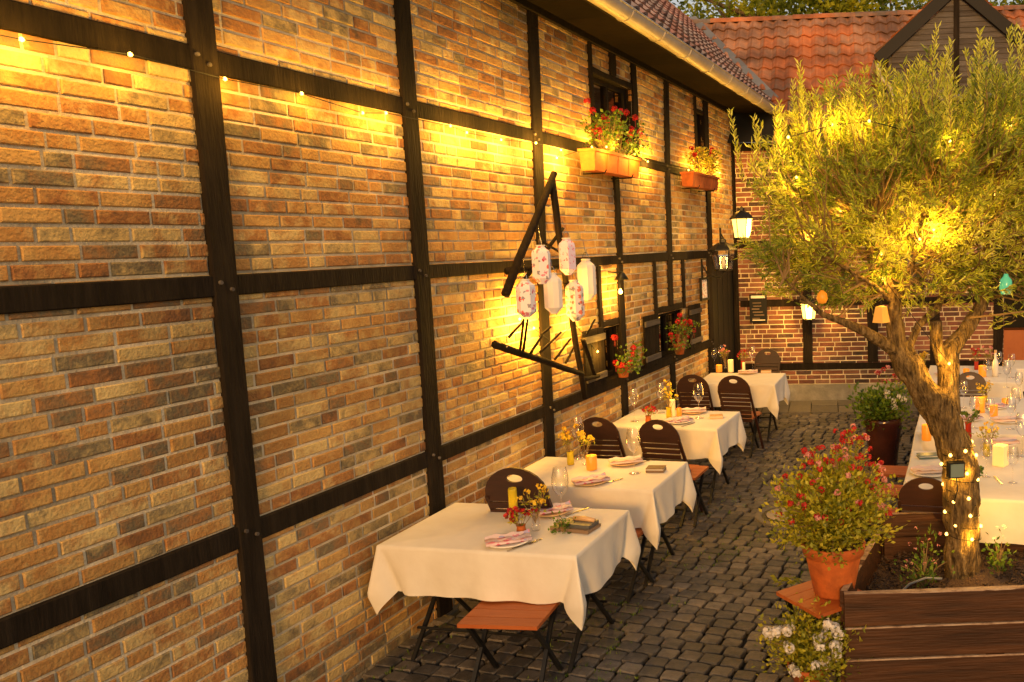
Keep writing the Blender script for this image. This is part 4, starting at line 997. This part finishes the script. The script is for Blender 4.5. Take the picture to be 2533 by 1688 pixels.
def candle(px, py, h, w, label, mat, lit=0, square=False):
    p = tpx(px, py); T = thing('candle_glass', label, 'candle holder', tuple(p), rr(0, 1), 'candle glasses on the tables')
    mb = MB(); mb.lathe([(.001, .002), (w * .48, .002), (w / 2, .01), (w / 2, h * .95), (w * .46, h), (w * .44, h * .95), (w * .44, .02), (.001, .02)], 4 if square else 16); mb.build('glass', mat, T, not square, world=False)
    mb = MB(); mb.lathe([(w * .36, .02), (w * .36, h * .55), (.001, h * .56)], 12); mb.build('wax', mPlateW, T, True, world=False)
    mb = MB(); mb.lathe([(.001, h * .56), (.006, h * .62), (.004, h * .7), (.001, h * .78)], 6); mb.build('flame', mFlame, T, True, world=False)
    if lit: point('candle_light', (0, 0, h + .04), lit, parent=None).location = (p.x, p.y, p.z + h + .05)
candle(1464, 1162, .115, .085, 'amber candle glass on the second wall table', mOrangeG, 1.2)
candle(1664, 1030, .17, .062, 'tall glowing amber candle glass on the third wall table', mCreamG, 1.6); candle(1680, 1030, .085, .055, 'short amber candle glass beside the tall one on the third wall table', mOrangeG)
candle(1779, 921, .10, .085, 'amber candle glass on the farthest wall table', mOrangeG, .9); candle(1808, 921, .17, .075, 'tall glowing candle on the farthest wall table', mCreamG, 1.6); candle(1840, 918, .12, .04, 'thin pale candle on the farthest wall table', mCreamG)
candle(1272, 1290, .22, .055, 'tall yellow candle at the wall side of the nearest wall table', mYelGl); 
candle(2475, 1152, .16, .13, 'large square cream candle lantern glowing on the near long table', mCreamG, 2.2, True)
candle(2292, 1090, .14, .085, 'amber candle glass left of the trunk on the near long table', mOrangeG, .8)
candle(2425, 1020, .15, .10, 'large amber candle glass on the middle long table', mOrangeG, 1.2); candle(2458, 1030, .11, .08, 'small amber candle glass on the middle long table', mOrangeG, .8); candle(2486, 1005, .08, .07, 'little amber tea light on the middle long table', mOrangeG)
candle(2430, 932, .14, .10, 'amber candle glass on the back table on the right', mOrangeG, 1.0); candle(2390, 932, .10, .08, 'short amber candle glass at the left of the back table', mOrangeG)
def bouquet(px, py, label, vm, pm, h=.11, w=.06, n=60, fs_=.02, rr_=.09, fol=mLeafY, hh=.2):
    p = tpx(px, py); T = thing('flower_vase', label, 'vase', tuple(p), 0, 'small vases of flowers')
    mb = MB(); mb.lathe([(.001, .002), (w * .45, .002), (w / 2, h * .3), (w * .42, h * .8), (w * .5, h)], 14); mb.build('vase_body', vm, T, True, world=False)
    st_ = MB(); lf = MB()
    for k in range(9):
        a = rr(0, 6.28); e = Vector((math.cos(a) * rr_ * rr(.2, 1), math.sin(a) * rr_ * rr(.2, 1), h + hh * rr(.4, 1))); st_.tube([Vector((0, 0, h * .4)), Vector((e.x * .3, e.y * .3, h)), e], .0022, 4)
        bl = MB(); bl.petal_ball(e, fs_, max(5, n // 7), fs_ * .6); bl.build('bloom', pm, T, world=False)
        for q in range(5): lf.leaf(e * .8 + Vector((rr(-.03, .03), rr(-.03, .03), rr(-.03, .03))), Vector((rr(-1, 1), rr(-1, 1), rr(-.2, 1))), .035, .012)
    st_.build('stems', mTwig, T, world=False); lf.build('leaves', fol, T, world=False)
bouquet(1412, 1150, 'yellow glass vase with yellow blooms on the second wall table', mYelGl, mYellowP, hh=.24); bouquet(1448, 1150, 'slender green sprig vase beside the amber glass on the second wall table', mGlass, mYellowP, n=20, hh=.2)
bouquet(1604, 1046, 'orange pot of red flowers at the wall side of the third wall table', mTerra, mRed, h=.07, hh=.08); bouquet(1655, 1034, 'yellow blooms behind the candles on the third wall table', mYelGl, mYellowP, hh=.26, n=40)
bouquet(1795, 914, 'vase with dry grasses on the farthest wall table', mGlass, mPinkP, n=20, hh=.22); bouquet(1838, 912, 'red blooms right of the candles on the farthest wall table', mRedG, mRed, n=30, hh=.15)
bouquet(1290, 1322, 'red and orange bouquet at the left photo edge on the nearest wall table', mTerra, mRed, h=.06, hh=.10); bouquet(1326, 1312, 'thin glass with small yellow flowers on the nearest wall table', mGlass, mYellowP, n=16, hh=.16)
bouquet(2395, 1090, 'red glass vase with green leaves right of the trunk', mRedG, mLeafG, h=.16, hh=.12, n=60, fol=mLeafG); bouquet(2402, 1190, 'leafy sprig low beside the trunk on the near long table', mGlass, mLeafG, h=.05, hh=.06, fol=mLeafG)
bouquet(2440, 1130, 'slender vase with yellow sprigs left of the square lantern', mYelGl, mYellowP, hh=.16, n=14); bouquet(2285, 925, 'yellow green bouquet behind the trunk on the back table', mYelGl, mYellowP, hh=.2)
bouquet(2415, 915, 'red and yellow bouquet on the back table on the right', mRedG, mRed, hh=.2, n=60); bouquet(2448, 915, 'leafy bouquet with pink blooms beside the bottle on the back table', mGlass, mPinkP, hh=.2, n=40)
bouquet(2436, 1005, 'tall yellow sprig behind the amber glasses on the middle long table', mYelGl, mYellowP, hh=.2, n=20)
# folders, tray, bottle
def slab(px, py, sz, rz, label, mat, name='menu_folder', cat='menu'):
    p = tpx(px, py); T = thing(name, label, cat, tuple(p), rz)
    mb = MB(); mb.box((0, 0, sz[2] / 2 + .001), sz); mb.build('cover', mat, T, world=False)
    mb = MB(); mb.box((.0, 0, sz[2] + .005), (sz[0] * .96, sz[1] * .94, .007)); mb.build('leaves', mPaper, T, world=False)
    mb = MB(); mb.box((.0, 0, sz[2] + .0125), (sz[0], sz[1], .007)); mb.build('cover', mat, T, world=False)
slab(1623, 1166, (.14, .10, .018), -.1, 'closed grey brown menu folder on the second wall table', mBrown); slab(1772, 1034, (.13, .10, .012), .1, 'pale sand menu folder on the third wall table', mPlate)
slab(1895, 922, (.14, .10, .012), 0, 'pale menu card on the farthest wall table', mPlate); slab(2295, 1132, (.16, .10, .012), .05, 'grey menu folder left of the trunk on the near long table', mCoverBox)
p = tpx(1424, 1308); T = thing('serving_board', 'dark slate serving board with rolled brown napkin on the nearest wall table', 'tray', tuple(p), rzT - .1)
mb = MB(); mb.box((0, 0, .012), (.27, .15, .02)); mb.build('board', mBrown, T, world=False)
mb = MB(); mb.box((.02, .01, .034), (.21, .12, .022)); mb.build('slate', mSlate, T, world=False)
mb = MB(); mb.tube([Vector((-.03, .03, .054)), Vector((.05, .035, .057)), Vector((.12, .03, .053))], [.014, .018, .013], 8); mb.build('rolled_napkin', mPlate, T, True, world=False)
pc = tpx(1392, 1316); plant('herb_sprig', 'small green herb sprig lying against the slate board', 'herb', pc, .06, .09, 90, .028, mLeafG, [pc + Vector((rr(-.05, .05), rr(-.04, .04), rr(.05, .1))) for _ in range(5)], mWhiteP, .006, 8, 8)
p = tpx(2462, 932); T = thing('bottle', 'pale corked bottle standing on the back table on the right', 'bottle', tuple(p))
mb = MB(); mb.lathe([(.001, .002), (.038, .004), (.038, .18), (.016, .23), (.014, .30), (.001, .30)], 16); mb.build('bottle_body', mPlateW, T, True, world=False)
mb = MB(); mb.lathe([(.015, .30), (.018, .31), (.018, .335), (.001, .335)], 10); mb.build('cork', mPlate, T, True, world=False)

# ------------------------------------------------------------------ planter
T = thing('wooden_planter', 'large raised planter of reddish brown planks holding the olive tree', 'planter', (1.2, 4.9, 0))
FL, FR = Vector((.385, 4.41, 0)), Vector((2.5, 4.47, 0)); BL_, BR_ = Vector((.735, 5.38, 0)), Vector((2.6, 5.42, 0)); BLs = BL_.copy()
def plank(a, b, z0, z1, nout, t=.038):
    mb = MB(); d = (b - a).normalized(); n = 10; vs = []; fs = []
    for i in range(n + 1):
        p = a + (b - a) * i / n; w0, w1 = rr(-.003, .003), rr(-.003, .003)
        vs += [p + UP * (z0 + w0) + nout * .0, p + UP * (z0 + w0) + nout * t, p + UP * (z0 + .006 + w0) + nout * (t + .004), p + UP * (z1 - .006 + w1) + nout * (t + .004), p + UP * (z1 + w1) + nout * t, p + UP * (z1 + w1)]
    for i in range(n):
        for j in range(6): fs.append((i * 6 + j, i * 6 + (j + 1) % 6, i * 6 + 6 + (j + 1) % 6, i * 6 + 6 + j))
    fs += [tuple(range(6)), tuple(n * 6 + j for j in range(5, -1, -1))]
    mb.add(vs, fs); o = mb.build('plank', mPlank, T); bpy_fix(o)
for (z0, z1) in ((.002, .178), (.187, .366), (.375, .56)):
    plank(FL, FR, z0, z1, Vector((0, -1, 0))); plank(FL + Vector((.02, .01, 0)), BLs, z0, z1 - .003, Vector((-.92, .33, 0)).normalized())
for (z0, z1) in ((.002, .178), (.187, .37), (.38, .505), (.515, .665)): plank(BL_, BR_, z0, z1, Vector((0, 1, 0)))
for p_, hz in ((FL + Vector((.05, .03, 0)), .55), (BL_ + Vector((.035, -.035, 0)), .66)):
    mb = MB(); mb.box((p_.x, p_.y, hz / 2), (.06, .06, hz)); mb.build('corner_post', mPlank, T)
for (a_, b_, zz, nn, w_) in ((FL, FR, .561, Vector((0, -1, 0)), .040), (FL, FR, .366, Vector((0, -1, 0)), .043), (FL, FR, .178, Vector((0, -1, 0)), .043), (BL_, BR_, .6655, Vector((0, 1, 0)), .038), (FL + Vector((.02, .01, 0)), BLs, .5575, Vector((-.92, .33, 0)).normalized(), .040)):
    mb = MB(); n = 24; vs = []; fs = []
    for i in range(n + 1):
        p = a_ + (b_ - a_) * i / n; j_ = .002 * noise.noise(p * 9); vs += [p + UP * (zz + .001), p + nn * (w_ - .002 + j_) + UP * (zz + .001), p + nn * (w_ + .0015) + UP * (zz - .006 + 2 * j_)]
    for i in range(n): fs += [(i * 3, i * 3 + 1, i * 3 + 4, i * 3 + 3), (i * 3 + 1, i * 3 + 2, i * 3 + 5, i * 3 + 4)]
    mb.add(vs, fs); mb.build('worn_highlight_edge', mWornHighlight, T)  # added strip: worn plank edge, its sky-lit highlight line painted in as pale colour
sg_ = MB(); nx, ny = 40, 20; vs = []; fs = []
for i in range(nx + 1):
    for j in range(ny + 1):
        t, u = i / nx, j / ny; a = FL + (FR - FL) * t; b = BL_ + (BR_ - BL_) * t; p = a + (b - a) * u; vs.append(Vector((p.x, p.y, .36 + noise.noise(p * 6) * .03 + noise.noise(p * 22) * .012 + .06 * math.exp(-((p.x - 1.22) ** 2 + (p.y - 4.95) ** 2) / .05))))
for i in range(nx):
    for j in range(ny): q = i * (ny + 1) + j; fs.append((q, q + ny + 1, q + ny + 2, q + 1))
sg_.add(vs, fs); sg_.build('soil', mSoil, T, True)
ch = MB()
for _ in range(1500):
    t, u = R(), R(); a = FL + (FR - FL) * t; b = BL_ + (BR_ - BL_) * t; p = a + (b - a) * u
    ch.box((p.x, p.y, .38 + noise.noise(Vector((p.x, p.y, 0)) * 6) * .03 + rr(0, .02)), (rr(.015, .045), rr(.008, .02), .006), m=Euler((rr(-.6, .6), rr(-.6, .6), rr(0, 6))).to_matrix())
tag(ch.build('bark_chips', mSoil, T), None, kind='stuff')
mb = MB(); hp = [ond(x, y, 4.75) for x, y in ((2215, 1500), (2225, 1468), (2250, 1445), (2290, 1430), (2330, 1432))]; mb.tube(hp, .007, 6)
tag(mb.build('irrigation_hose', mHose), 'grey irrigation hose curving out of the planter soil', 'hose')
pc = onz(2285, 1452, .39); plant('garden_shrub', 'small pinkish stemmed plant in the planter left of the trunk', 'plant', pc, .16, .30, 260, .03, mLeafG, [pc + Vector((rr(-.12, .12), rr(-.1, .1), rr(.12, .38))) for _ in range(14)], mPinkP, .007, 8, 16, tips=5)
pc = onz(2470, 1425, .39); plant('garden_shrub', 'slender green plant with tiny white blooms in the planter right of the trunk', 'plant', pc, .09, .30, 130, .035, mLeafG, [pc + Vector((rr(-.05, .05), rr(-.05, .05), rr(.2, .34))) for _ in range(6)], mWhiteP, .009, 10, 9)

# ------------------------------------------------------------------ olive tree
TD = 5.0
OT = thing('olive_tree', 'gnarled olive tree with wide airy crown rising from the wooden planter', 'tree', tuple(onz(2385, 1455, .37)))
def tx(x, y, dd=TD): return ond(x, y, dd)
tk = MB()
def limb(pts, n=12, seed=0, jit=.10, sub=6):
    """pts = (x, y, width px, depth)"""
    P_ = []; Rr = []
    for a, b in zip(pts, pts[1:]):
        for k in range(sub):
            t = k / sub; P_.append(tx(a[0] + (b[0] - a[0]) * t, a[1] + (b[1] - a[1]) * t, a[3] + (b[3] - a[3]) * t)); Rr.append((a[2] + (b[2] - a[2]) * t) / 2 / FPX * TD)
    a = pts[-1]; P_.append(tx(a[0], a[1], a[3])); Rr.append(a[2] / 2 / FPX * TD)
    base = len(tk.v); tk.tube(P_, Rr, n, .5)
    for i in range(base, len(tk.v)):
        v = Vector(tk.v[i]); ring = min(len(P_) - 1, (i - base) // n); c = P_[ring]; d = v - c; ang = (i - base) % n
        f = 1 + jit * (noise.noise(v * 7 + Vector((seed, 0, 0))) * 1.8 + 1.0 * noise.noise(Vector((ang * 1.7, ring * .12, seed))) + .5 * noise.noise(v * 22))
        tk.v[i] = tuple(c + d * f)
limb([(2392, 1475, 118, 4.95), (2384, 1430, 84, 4.98), (2378, 1340, 86, 5), (2380, 1240, 88, 5), (2376, 1150, 84, 5), (2350, 1080, 78, 5), (2325, 1020, 86, 5.0), (2285, 960, 74, 5), (2245, 900, 66, 5), (2215, 850, 56, 5), (2210, 790, 40, 5), (2216, 745, 32, 5), (2190, 680, 22, 5.05), (2172, 620, 14, 5.1), (2160, 540, 8, 5.1)], 36, 1, .17, 10)
limb([(2345, 1040, 60, 5.02), (2346, 980, 60, 5.08), (2346, 910, 58, 5.12), (2352, 870, 50, 5.14), (2385, 820, 40, 5.16), (2425, 760, 36, 5.2), (2446, 715, 26, 5.2), (2445, 640, 17, 5.25), (2440, 560, 11, 5.25), (2455, 470, 7, 5.3)], 24, 2, .16, 9)
limb([(2332, 900, 36, 5.1), (2318, 850, 34, 5.08), (2314, 795, 30, 5.06)], 12, 3)
limb([(2215, 868, 40, 4.98), (2180, 845, 30, 4.95), (2140, 820, 24, 4.92), (2085, 796, 18, 4.9), (2035, 778, 14, 4.88), (1990, 740, 8, 4.86), (1940, 690, 5, 4.85)], 10, 4)
limb([(2244, 870, 20, 5.05), (2272, 805, 20, 5.1), (2318, 765, 20, 5.15), (2335, 720, 16, 5.2), (2362, 670, 12, 5.2), (2395, 600, 8, 5.2)], 9, 5)
limb([(2216, 750, 20, 5.02), (2240, 700, 16, 5.05), (2262, 640, 12, 5.1), (2290, 560, 8, 5.15), (2310, 440, 6, 5.2)], 8, 6)
limb([(2205, 745, 14, 5.0), (2160, 705, 11, 4.95), (2110, 675, 8, 4.9), (2050, 640, 6, 4.9)], 8, 7)
limb([(2448, 735, 20, 5.2), (2490, 722, 16, 5.15), (2530, 685, 12, 5.1), (2570, 620, 8, 5.1)], 8, 8)
limb([(2440, 725, 14, 5.2), (2410, 690, 10, 5.3), (2385, 650, 7, 5.4)], 7, 9)
tro = tk.build('trunk', mBark, OT, True); bpy_fix(tro)
SPH = [(1950, 440, .24), (1995, 560, .36), (2070, 450, .44), (2050, 345, .27), (2190, 345, .36), (2320, 335, .36), (2470, 330, .38), (2240, 490, .48), (2400, 440, .48), (2560, 400, .5), (2110, 610, .36), (2290, 620, .32), (2460, 600, .36), (2600, 590, .4), (1990, 670, .24), (1925, 620, .16), (2640, 330, .4), (2120, 700, .16), (2400, 690, .16)]
lf = MB(); tw = MB(); nodes = [Vector(v) for v in tk.v[::23]]
tot = sum(s[2] ** 2.2 for s in SPH)
for (x, y, r_) in SPH:
    for _ in range(int(1900 * r_ ** 2.2 / tot)):
        d = Vector((rr(-1, 1), rr(-1.1, 1.1), rr(-1, 1)))
        if d.length > 1: d = d.normalized() * rr(.75, 1)
        c = tx(x, y, TD + rr(-.12, .3)); p = c + Vector((d.x, d.y * 1.0, d.z)) * r_
        cc = tx(2240, 640, TD + .1)
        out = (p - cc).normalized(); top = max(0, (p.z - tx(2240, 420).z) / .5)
        dirn = (out * (.9 - min(.7, top * .5)) + Vector((rr(-.7, .7), rr(-.7, .7), rr(-.6, .6))) * (.8 - min(.5, .4 * top)) + UP * (.15 + min(1.6, top * 1.2))).normalized()
        L_ = rr(.13, .26) * (1 + .25 * min(1, top)); q0 = p - dirn * L_ * .5
        cv = Vector((rr(-1, 1), rr(-1, 1), rr(-1, 1))) * .04; mid = q0 + dirn * L_ * .5 + cv; end = q0 + dirn * L_
        tw.tube([q0, mid, end], [.0032, .0024, .0012], 3, caps=False)
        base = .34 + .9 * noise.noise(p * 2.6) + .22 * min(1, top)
        nl = random.randint(26, 36)
        for k in range(nl):
            t = rr(.02, 1.0); pos = (q0 + (mid - q0) * 2 * t) if t < .5 else (mid + (end - mid) * (2 * t - 1))
            sd_ = dirn.orthogonal().normalized(); a = rr(0, 6.28); sd_ = (Matrix.Rotation(a, 3, dirn) @ sd_)
            ld = dirn * rr(.4, 1.1) + sd_ * rr(.5, 1.0)
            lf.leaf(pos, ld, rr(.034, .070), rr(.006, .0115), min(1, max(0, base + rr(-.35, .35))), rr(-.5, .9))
        if R() < .55:
            nb = min(nodes, key=lambda v: (v - q0).length_squared + (0 if v.z < q0.z else .2))
            m_ = (nb + q0) / 2 + Vector((rr(-.06, .06), rr(-.06, .06), -rr(0, .08)))
            tw.tube([nb, m_, q0], [.009, .006, .003], 4, caps=False)
# single upright shoots at the top
for (x, y0, y1) in ((2305, 200, 62), (2318, 170, 95), (2390, 190, 88), (2405, 180, 100), (2440, 190, 75), (2460, 200, 105), (2360, 200, 120), (2270, 200, 128), (2250, 230, 150), (2160, 250, 160), (2100, 270, 175), (2210, 240, 180), (2010, 280, 215), (1960, 290, 200), (1842, 380, 270), (1895, 400, 280), (1860, 360, 300), (2500, 180, 60), (2480, 190, 90), (2525, 190, 70), (2060, 260, 200), (2130, 240, 185), (2420, 170, 120), (2340, 190, 140), (1990, 270, 150), (1975, 300, 240), (2180, 230, 150), (2540, 160, 60)) + tuple((rr(1900, 2560), 0, 0) for _ in range(34)):
    if y0 == 0:
        yb = 340 - 115 * min(1, max(0, (x - 1880) / 330)) - 20 * math.sin(x * .02); y0 = yb + 40; y1 = yb - rr(10, 95)
    dd = TD + rr(-.25, .35); a, b = tx(x + rr(-8, 8), y0 + 70, dd), tx(x, y1, dd); b = b + Vector((rr(-.09, .09), 0, -rr(0, .03))); m_ = (a + b) / 2 + Vector((rr(-.03, .03), 0, 0)); tw.tube([a, m_, b], [.004, .003, .0015], 4, caps=False)
    n = int((b - a).length / .0085)
    for k in range(n):
        t = k / n; pos = a + (b - a) * t; an = k * 2.4; lf.leaf(pos, Vector((math.cos(an) * .6, math.sin(an) * .6, rr(.7, 1.2))), rr(.035, .058), rr(.009, .014), rr(.55, 1), .3)
# short shoots sprouting low on the limbs
for (x, y, n) in ((2280, 760, 10), (2500, 780, 9), (2320, 740, 6), (2255, 700, 8), (2400, 720, 6), (2100, 735, 7), (2050, 745, 6), (1900, 660, 8), (2200, 700, 7), (2345, 745, 5)):
    for _ in range(n):
        a = tx(x + rr(-20, 20), y + rr(-15, 15), TD + rr(0, .2)); dv = Vector((rr(-1, 1), rr(-.6, .6), rr(-.5, 1))).normalized(); tw.tube([a, a + dv * .12], [.003, .0015], 3, caps=False)
        for k in range(12): lf.leaf(a + dv * .12 * rr(.1, 1), dv + Vector((rr(-1, 1), rr(-1, 1), rr(-1, 1))) * .8, rr(.03, .055), .008, rr(.2, .8), .4)
tw.build('twigs', mTwig, OT); tag(lf.build('crown', mLeafT, OT), None)
# lights in the tree
def spiral(x0, y0, x1, y1, wpx, turns, dd):
    pts = []
    N = int(turns * 14)
    for k in range(N + 1):
        t = k / N; a = t * turns * 2 * math.pi; c = tx(x0 + (x1 - x0) * t, y0 + (y1 - y0) * t, dd); r_ = wpx / 2 / FPX * TD
        pts.append(c + Vector((math.cos(a) * r_, -math.sin(a) * r_, 0)))
    return pts
sp = spiral(2384, 1330, 2366, 1075, 88, 9, 5.0); bl = [sp[i] + Vector((0, -.012, rr(-.03, .03))) for i in range(3, len(sp), 4)]
fairy('fairy_light_string', 'string of small warm bulbs wound thickly round the olive trunk', sp, bl, [(3.2 if k % 3 == 0 else 0) for k in range(len(bl))], sz=.011)
cr_b = [tx(2180, 628, 4.8), tx(2310, 568, 4.8), tx(2275, 592, 4.95), tx(1970, 440, 4.72), tx(2060, 310, 4.76), tx(2350, 350, 4.76), tx(2500, 310, 4.76), tx(2185, 690, 4.95), tx(2150, 300, 4.76), tx(1950, 340, 4.72), tx(2460, 480, 5.1), tx(2080, 520, 5.0), tx(2348, 900, 4.93), tx(2000, 580, 5.0)]
ordr = [12, 7, 0, 11, 13, 3, 9, 4, 8, 5, 6, 10, 1, 2]
pts = [cr_b[i] for i in ordr]
fairy('fairy_light_string', 'warm bulbs on a cable looped through the olive crown', pts, pts, [8, 5, 2.5, 3, 4.5, 4, 4, 6, 4.5, 4, 2.5, 3, 18, 3], sz=.009)
T = thing('control_box', 'small grey green control box strapped to the olive trunk', 'junction box', tuple(tx(2364, 1162, 4.86)), .15)
mb = MB(); mb.box((0, 0, 0), (.10, .045, .095)); mb.build('housing', mBlackP, T, world=False); mb = MB(); mb.box((0, -.026, 0), (.082, .008, .078)); mb.build('lid', mCoverBox, T, world=False)
mb = MB(); mb.tube([Vector((0, -.01, -.047)), Vector((.005, -.02, -.12)), Vector((-.01, .0, -.2))], .004, 5); mb.build('cable', mBlackP, T, world=False)
def hang(name, label, cat, x, y, dd, prof, mat, n=12, top=.06):
    p = tx(x, y, dd); T = thing(name, label, cat, tuple(p)); mb = MB(); mb.lathe(prof, n); mb.build('body', mat, T, n > 6, world=False)
    mb = MB(); zt = prof[-1][1]; mb.tube([Vector((0, 0, zt)), Vector((.0, 0, zt + top))], .002, 4); mb.build('hanger', mMetal, T, world=False)
hang('glass_lantern', 'small green glass lantern hanging in the right branches of the tree', 'lantern', 2488, 728, 4.9, [(.001, 0), (.028, .0), (.040, .04), (.034, .085), (.016, .105), (.012, .12)], mGreenG)
hang('lamp_shade', 'tapered amber shade hanging beside the left stem of the tree', 'lamp', 2180, 798, 4.85, [(.052, 0), (.050, .01), (.034, .092), (.004, .10)], mShade, 4)
hang('glass_lantern', 'round amber lantern hanging left of the tree beside the far wall lamp', 'lantern', 2034, 752, 4.9, [(.001, 0), (.022, .004), (.034, .03), (.028, .06), (.008, .08)], mOrangeG)

# ------------------------------------------------------------------ terracotta pot on a stool, pots
pb = onz(2063, 1462, .47)
stool((pb.x - .06, pb.y - .02, 0), .40, .40, .62, 'orange wooden stool carrying the big terracotta pot', .462)
T = thing('terracotta_pot', 'big ribbed terracotta pot standing on a stool beside the planter', 'pot', tuple(pb))
T.location.z = .464
mb = MB(); mb.lathe([(.001, 0), (.112, 0), (.118, .01), (.165, .245)], 60, wob=.006); mb.build('pot_body', mTerra, T, True, world=False)
mb = MB(); mb.lathe([(.168, .24), (.178, .243), (.188, .30), (.184, .31), (.172, .308), (.165, .27)], 36); mb.build('rim', mTerra, T, True, world=False)
mb = MB(); mb.lathe([(.168, .28), (.001, .285)], 20); mb.build('soil', mSoil, T, world=False)
pc = Vector((pb.x, pb.y, .75)); bl = []
for _ in range(110):
    a = rr(0, 6.28); q_ = rr(.25, 1.2); bl.append(pc + Vector((math.cos(a) * .30 * q_, math.sin(a) * .30 * q_, rr(.22, .66) * (1.2 - q_ * .55))))
random.seed(5)
T = plant('flowering_shrub', 'tall red flowering plant with yellow green foliage in the big terracotta pot', 'flowers', pc + UP * .02, .35, .48, 14000, .034, mLeafY, bl, [mRed, mRed, mRed, mRed, mPinkP], .012, 18, 170)
ex = MB(); ft = MB()
for (x, y) in ((2105, 1068), (2092, 1085), (2120, 1090), (2070, 1110), (2140, 1110), (2012, 1120), (2130, 1075), (2050, 1140), (2170, 1150), (2180, 1180)):
    e = ond(x, y, pb.y + .1); ex.tube([pc, (pc + e) / 2 + Vector((rr(-.03, .03), 0, .04)), e], .004, 4)
    for k in range(50): t = rr(.45, 1.02); ft.leaf(pc + (e - pc) * t + Vector((rr(-.03, .03), rr(-.03, .03), rr(-.02, .02))), Vector((rr(-1, 1), rr(-1, 1), rr(0, 1))), rr(.025, .045), rr(.010, .018))
    for k in range(3):
        mb = MB(); mb.petal_ball(e + Vector((rr(-.04, .04), rr(-.03, .03), rr(-.04, .03))), .016, 14, .009); mb.build('blossom', random.choice([mRed, mPinkP, mRed]), T)
ex.build('tall_stems', mTwig, T); ft.build('tall_foliage', mLeafY, T)
tr_ = MB()
for (x, y) in ((1905, 1330), (1920, 1350), (1925, 1300), (1940, 1345), (1960, 1350), (1935, 1240)):
    e = ond(x, y, pb.y - .05)
    for k in range(40): t = rr(.3, 1.0); tr_.leaf(pc + (e - pc) * t + Vector((rr(-.02, .02), rr(-.02, .02), .02 + rr(-.02, .02))), Vector((rr(-1, .3), rr(-1, 1), rr(-.6, .6))), rr(.03, .05), .016)
tr_.build('trailing_foliage', mLeafY, T)
sl_ = MB(); lp = onz(1945, 1440, .47); 
tag((lambda: (sl_.tube([onz(1925, 1443, .3), onz(1945, 1432, .33), onz(1968, 1428, .36)], .004, 4), [sl_.leaf(onz(1922 + k * 5, 1436 + rr(-6, 8), .34), Vector((-1, rr(-1, 1), rr(-.4, .6))), .06, .03) for k in range(14)], sl_.build('fallen_sprig', mLeafY))[2])(), 'yellow leafy sprig drooping at the left side of the pot stool', 'leaves')
# glazed pot with white flowers
gp = Vector((1.235, 8.9, 0)); T = thing('glazed_pot', 'tall glossy dark brown pot standing beside the long tables', 'pot', tuple(gp))
mb = MB(); mb.lathe([(.001, 0), (.13, 0), (.15, .05), (.185, .35), (.205, .52), (.21, .56), (.19, .58), (.175, .52)], 30); mb.build('pot_body', mGlaze, T, True, world=False)
mb = MB(); mb.lathe([(.185, .53), (.001, .54)], 18); mb.build('soil', mSoil, T, world=False)
pc = gp + UP * .55; bl = [pc + Vector((rr(.0, .22), rr(-.2, .1), rr(.1, .32))) for _ in range(9)]
plant('flowering_shrub', 'bright green plant with large white blooms in the glazed dark pot', 'flowers', pc, .30, .36, 2000, .06, mLeafG, bl, mWhiteP, .024, 16, 40)
pc2 = pc + Vector((.12, .1, .1)); plant('geranium', 'red blooms rising behind the white flowered plant in the glazed pot', 'flowers', pc2, .2, .42, 160, .035, mLeafY, [pc2 + Vector((rr(-.24, .28), rr(-.1, .1), rr(.25, .46))) for _ in range(12)], [mRed, mPinkP], .018, 16, 12)
# white flowers at the bottom
wp = onz(2000, 1672, .05); T = thing('clay_pot', 'clay pot under the white flowered plant in front of the planter corner', 'pot', (wp.x, wp.y, 0))
mb = MB(); mb.lathe([(.001, 0), (.08, 0), (.11, .10), (.12, .10), (.12, .13), (.105, .13), (.10, .10), (.001, .10)], 24); mb.build('pot_body', mTerra, T, True, world=False)
pc = Vector((wp.x + .03, wp.y, .09)); bl = []
for (x, y) in ((2050, 1548), (2065, 1556), (2075, 1570), (2045, 1562), (2030, 1582), (2022, 1600), (1950, 1560), (1925, 1566), (2060, 1600), (2070, 1620), (2050, 1630), (2040, 1640), (2035, 1620), (1900, 1568), (2010, 1655), (2072, 1600), (1955, 1600), (1970, 1660)):
    for _ in range(3): bl.append(ond(x + rr(-9, 9), y + rr(-7, 7), wp.y - .12 + rr(-.06, .1)))
plant('flowering_shrub', 'low bushy plant with clusters of small white blooms at the planter corner', 'flowers', pc, .27, .38, 6500, .032, mLeafY, bl, mWhiteP, .018, 30, 80)
# manhole
mh = onz(1948, 1277, 0); T = thing('manhole_cover', 'round pale drain cover set in the cobbles left of the potted flowers', 'manhole cover', (mh.x, mh.y, .004))
mb = MB(); mb.lathe([(.30, -.02), (.30, .010), (.25, .013), (.24, .006)], 28); mb.build('brick_ring', mStrip, T, world=False)
mb = MB(); mb.lathe([(.24, .006), (.20, .008), (.195, .014)], 28); mb.build('frame', mMetal, T, world=False)
mb = MB(); mb.lathe([(.195, .014), (.15, .018), (.10, .014), (.001, .018)], 28); mb.build('lid', mSand, T, world=False)
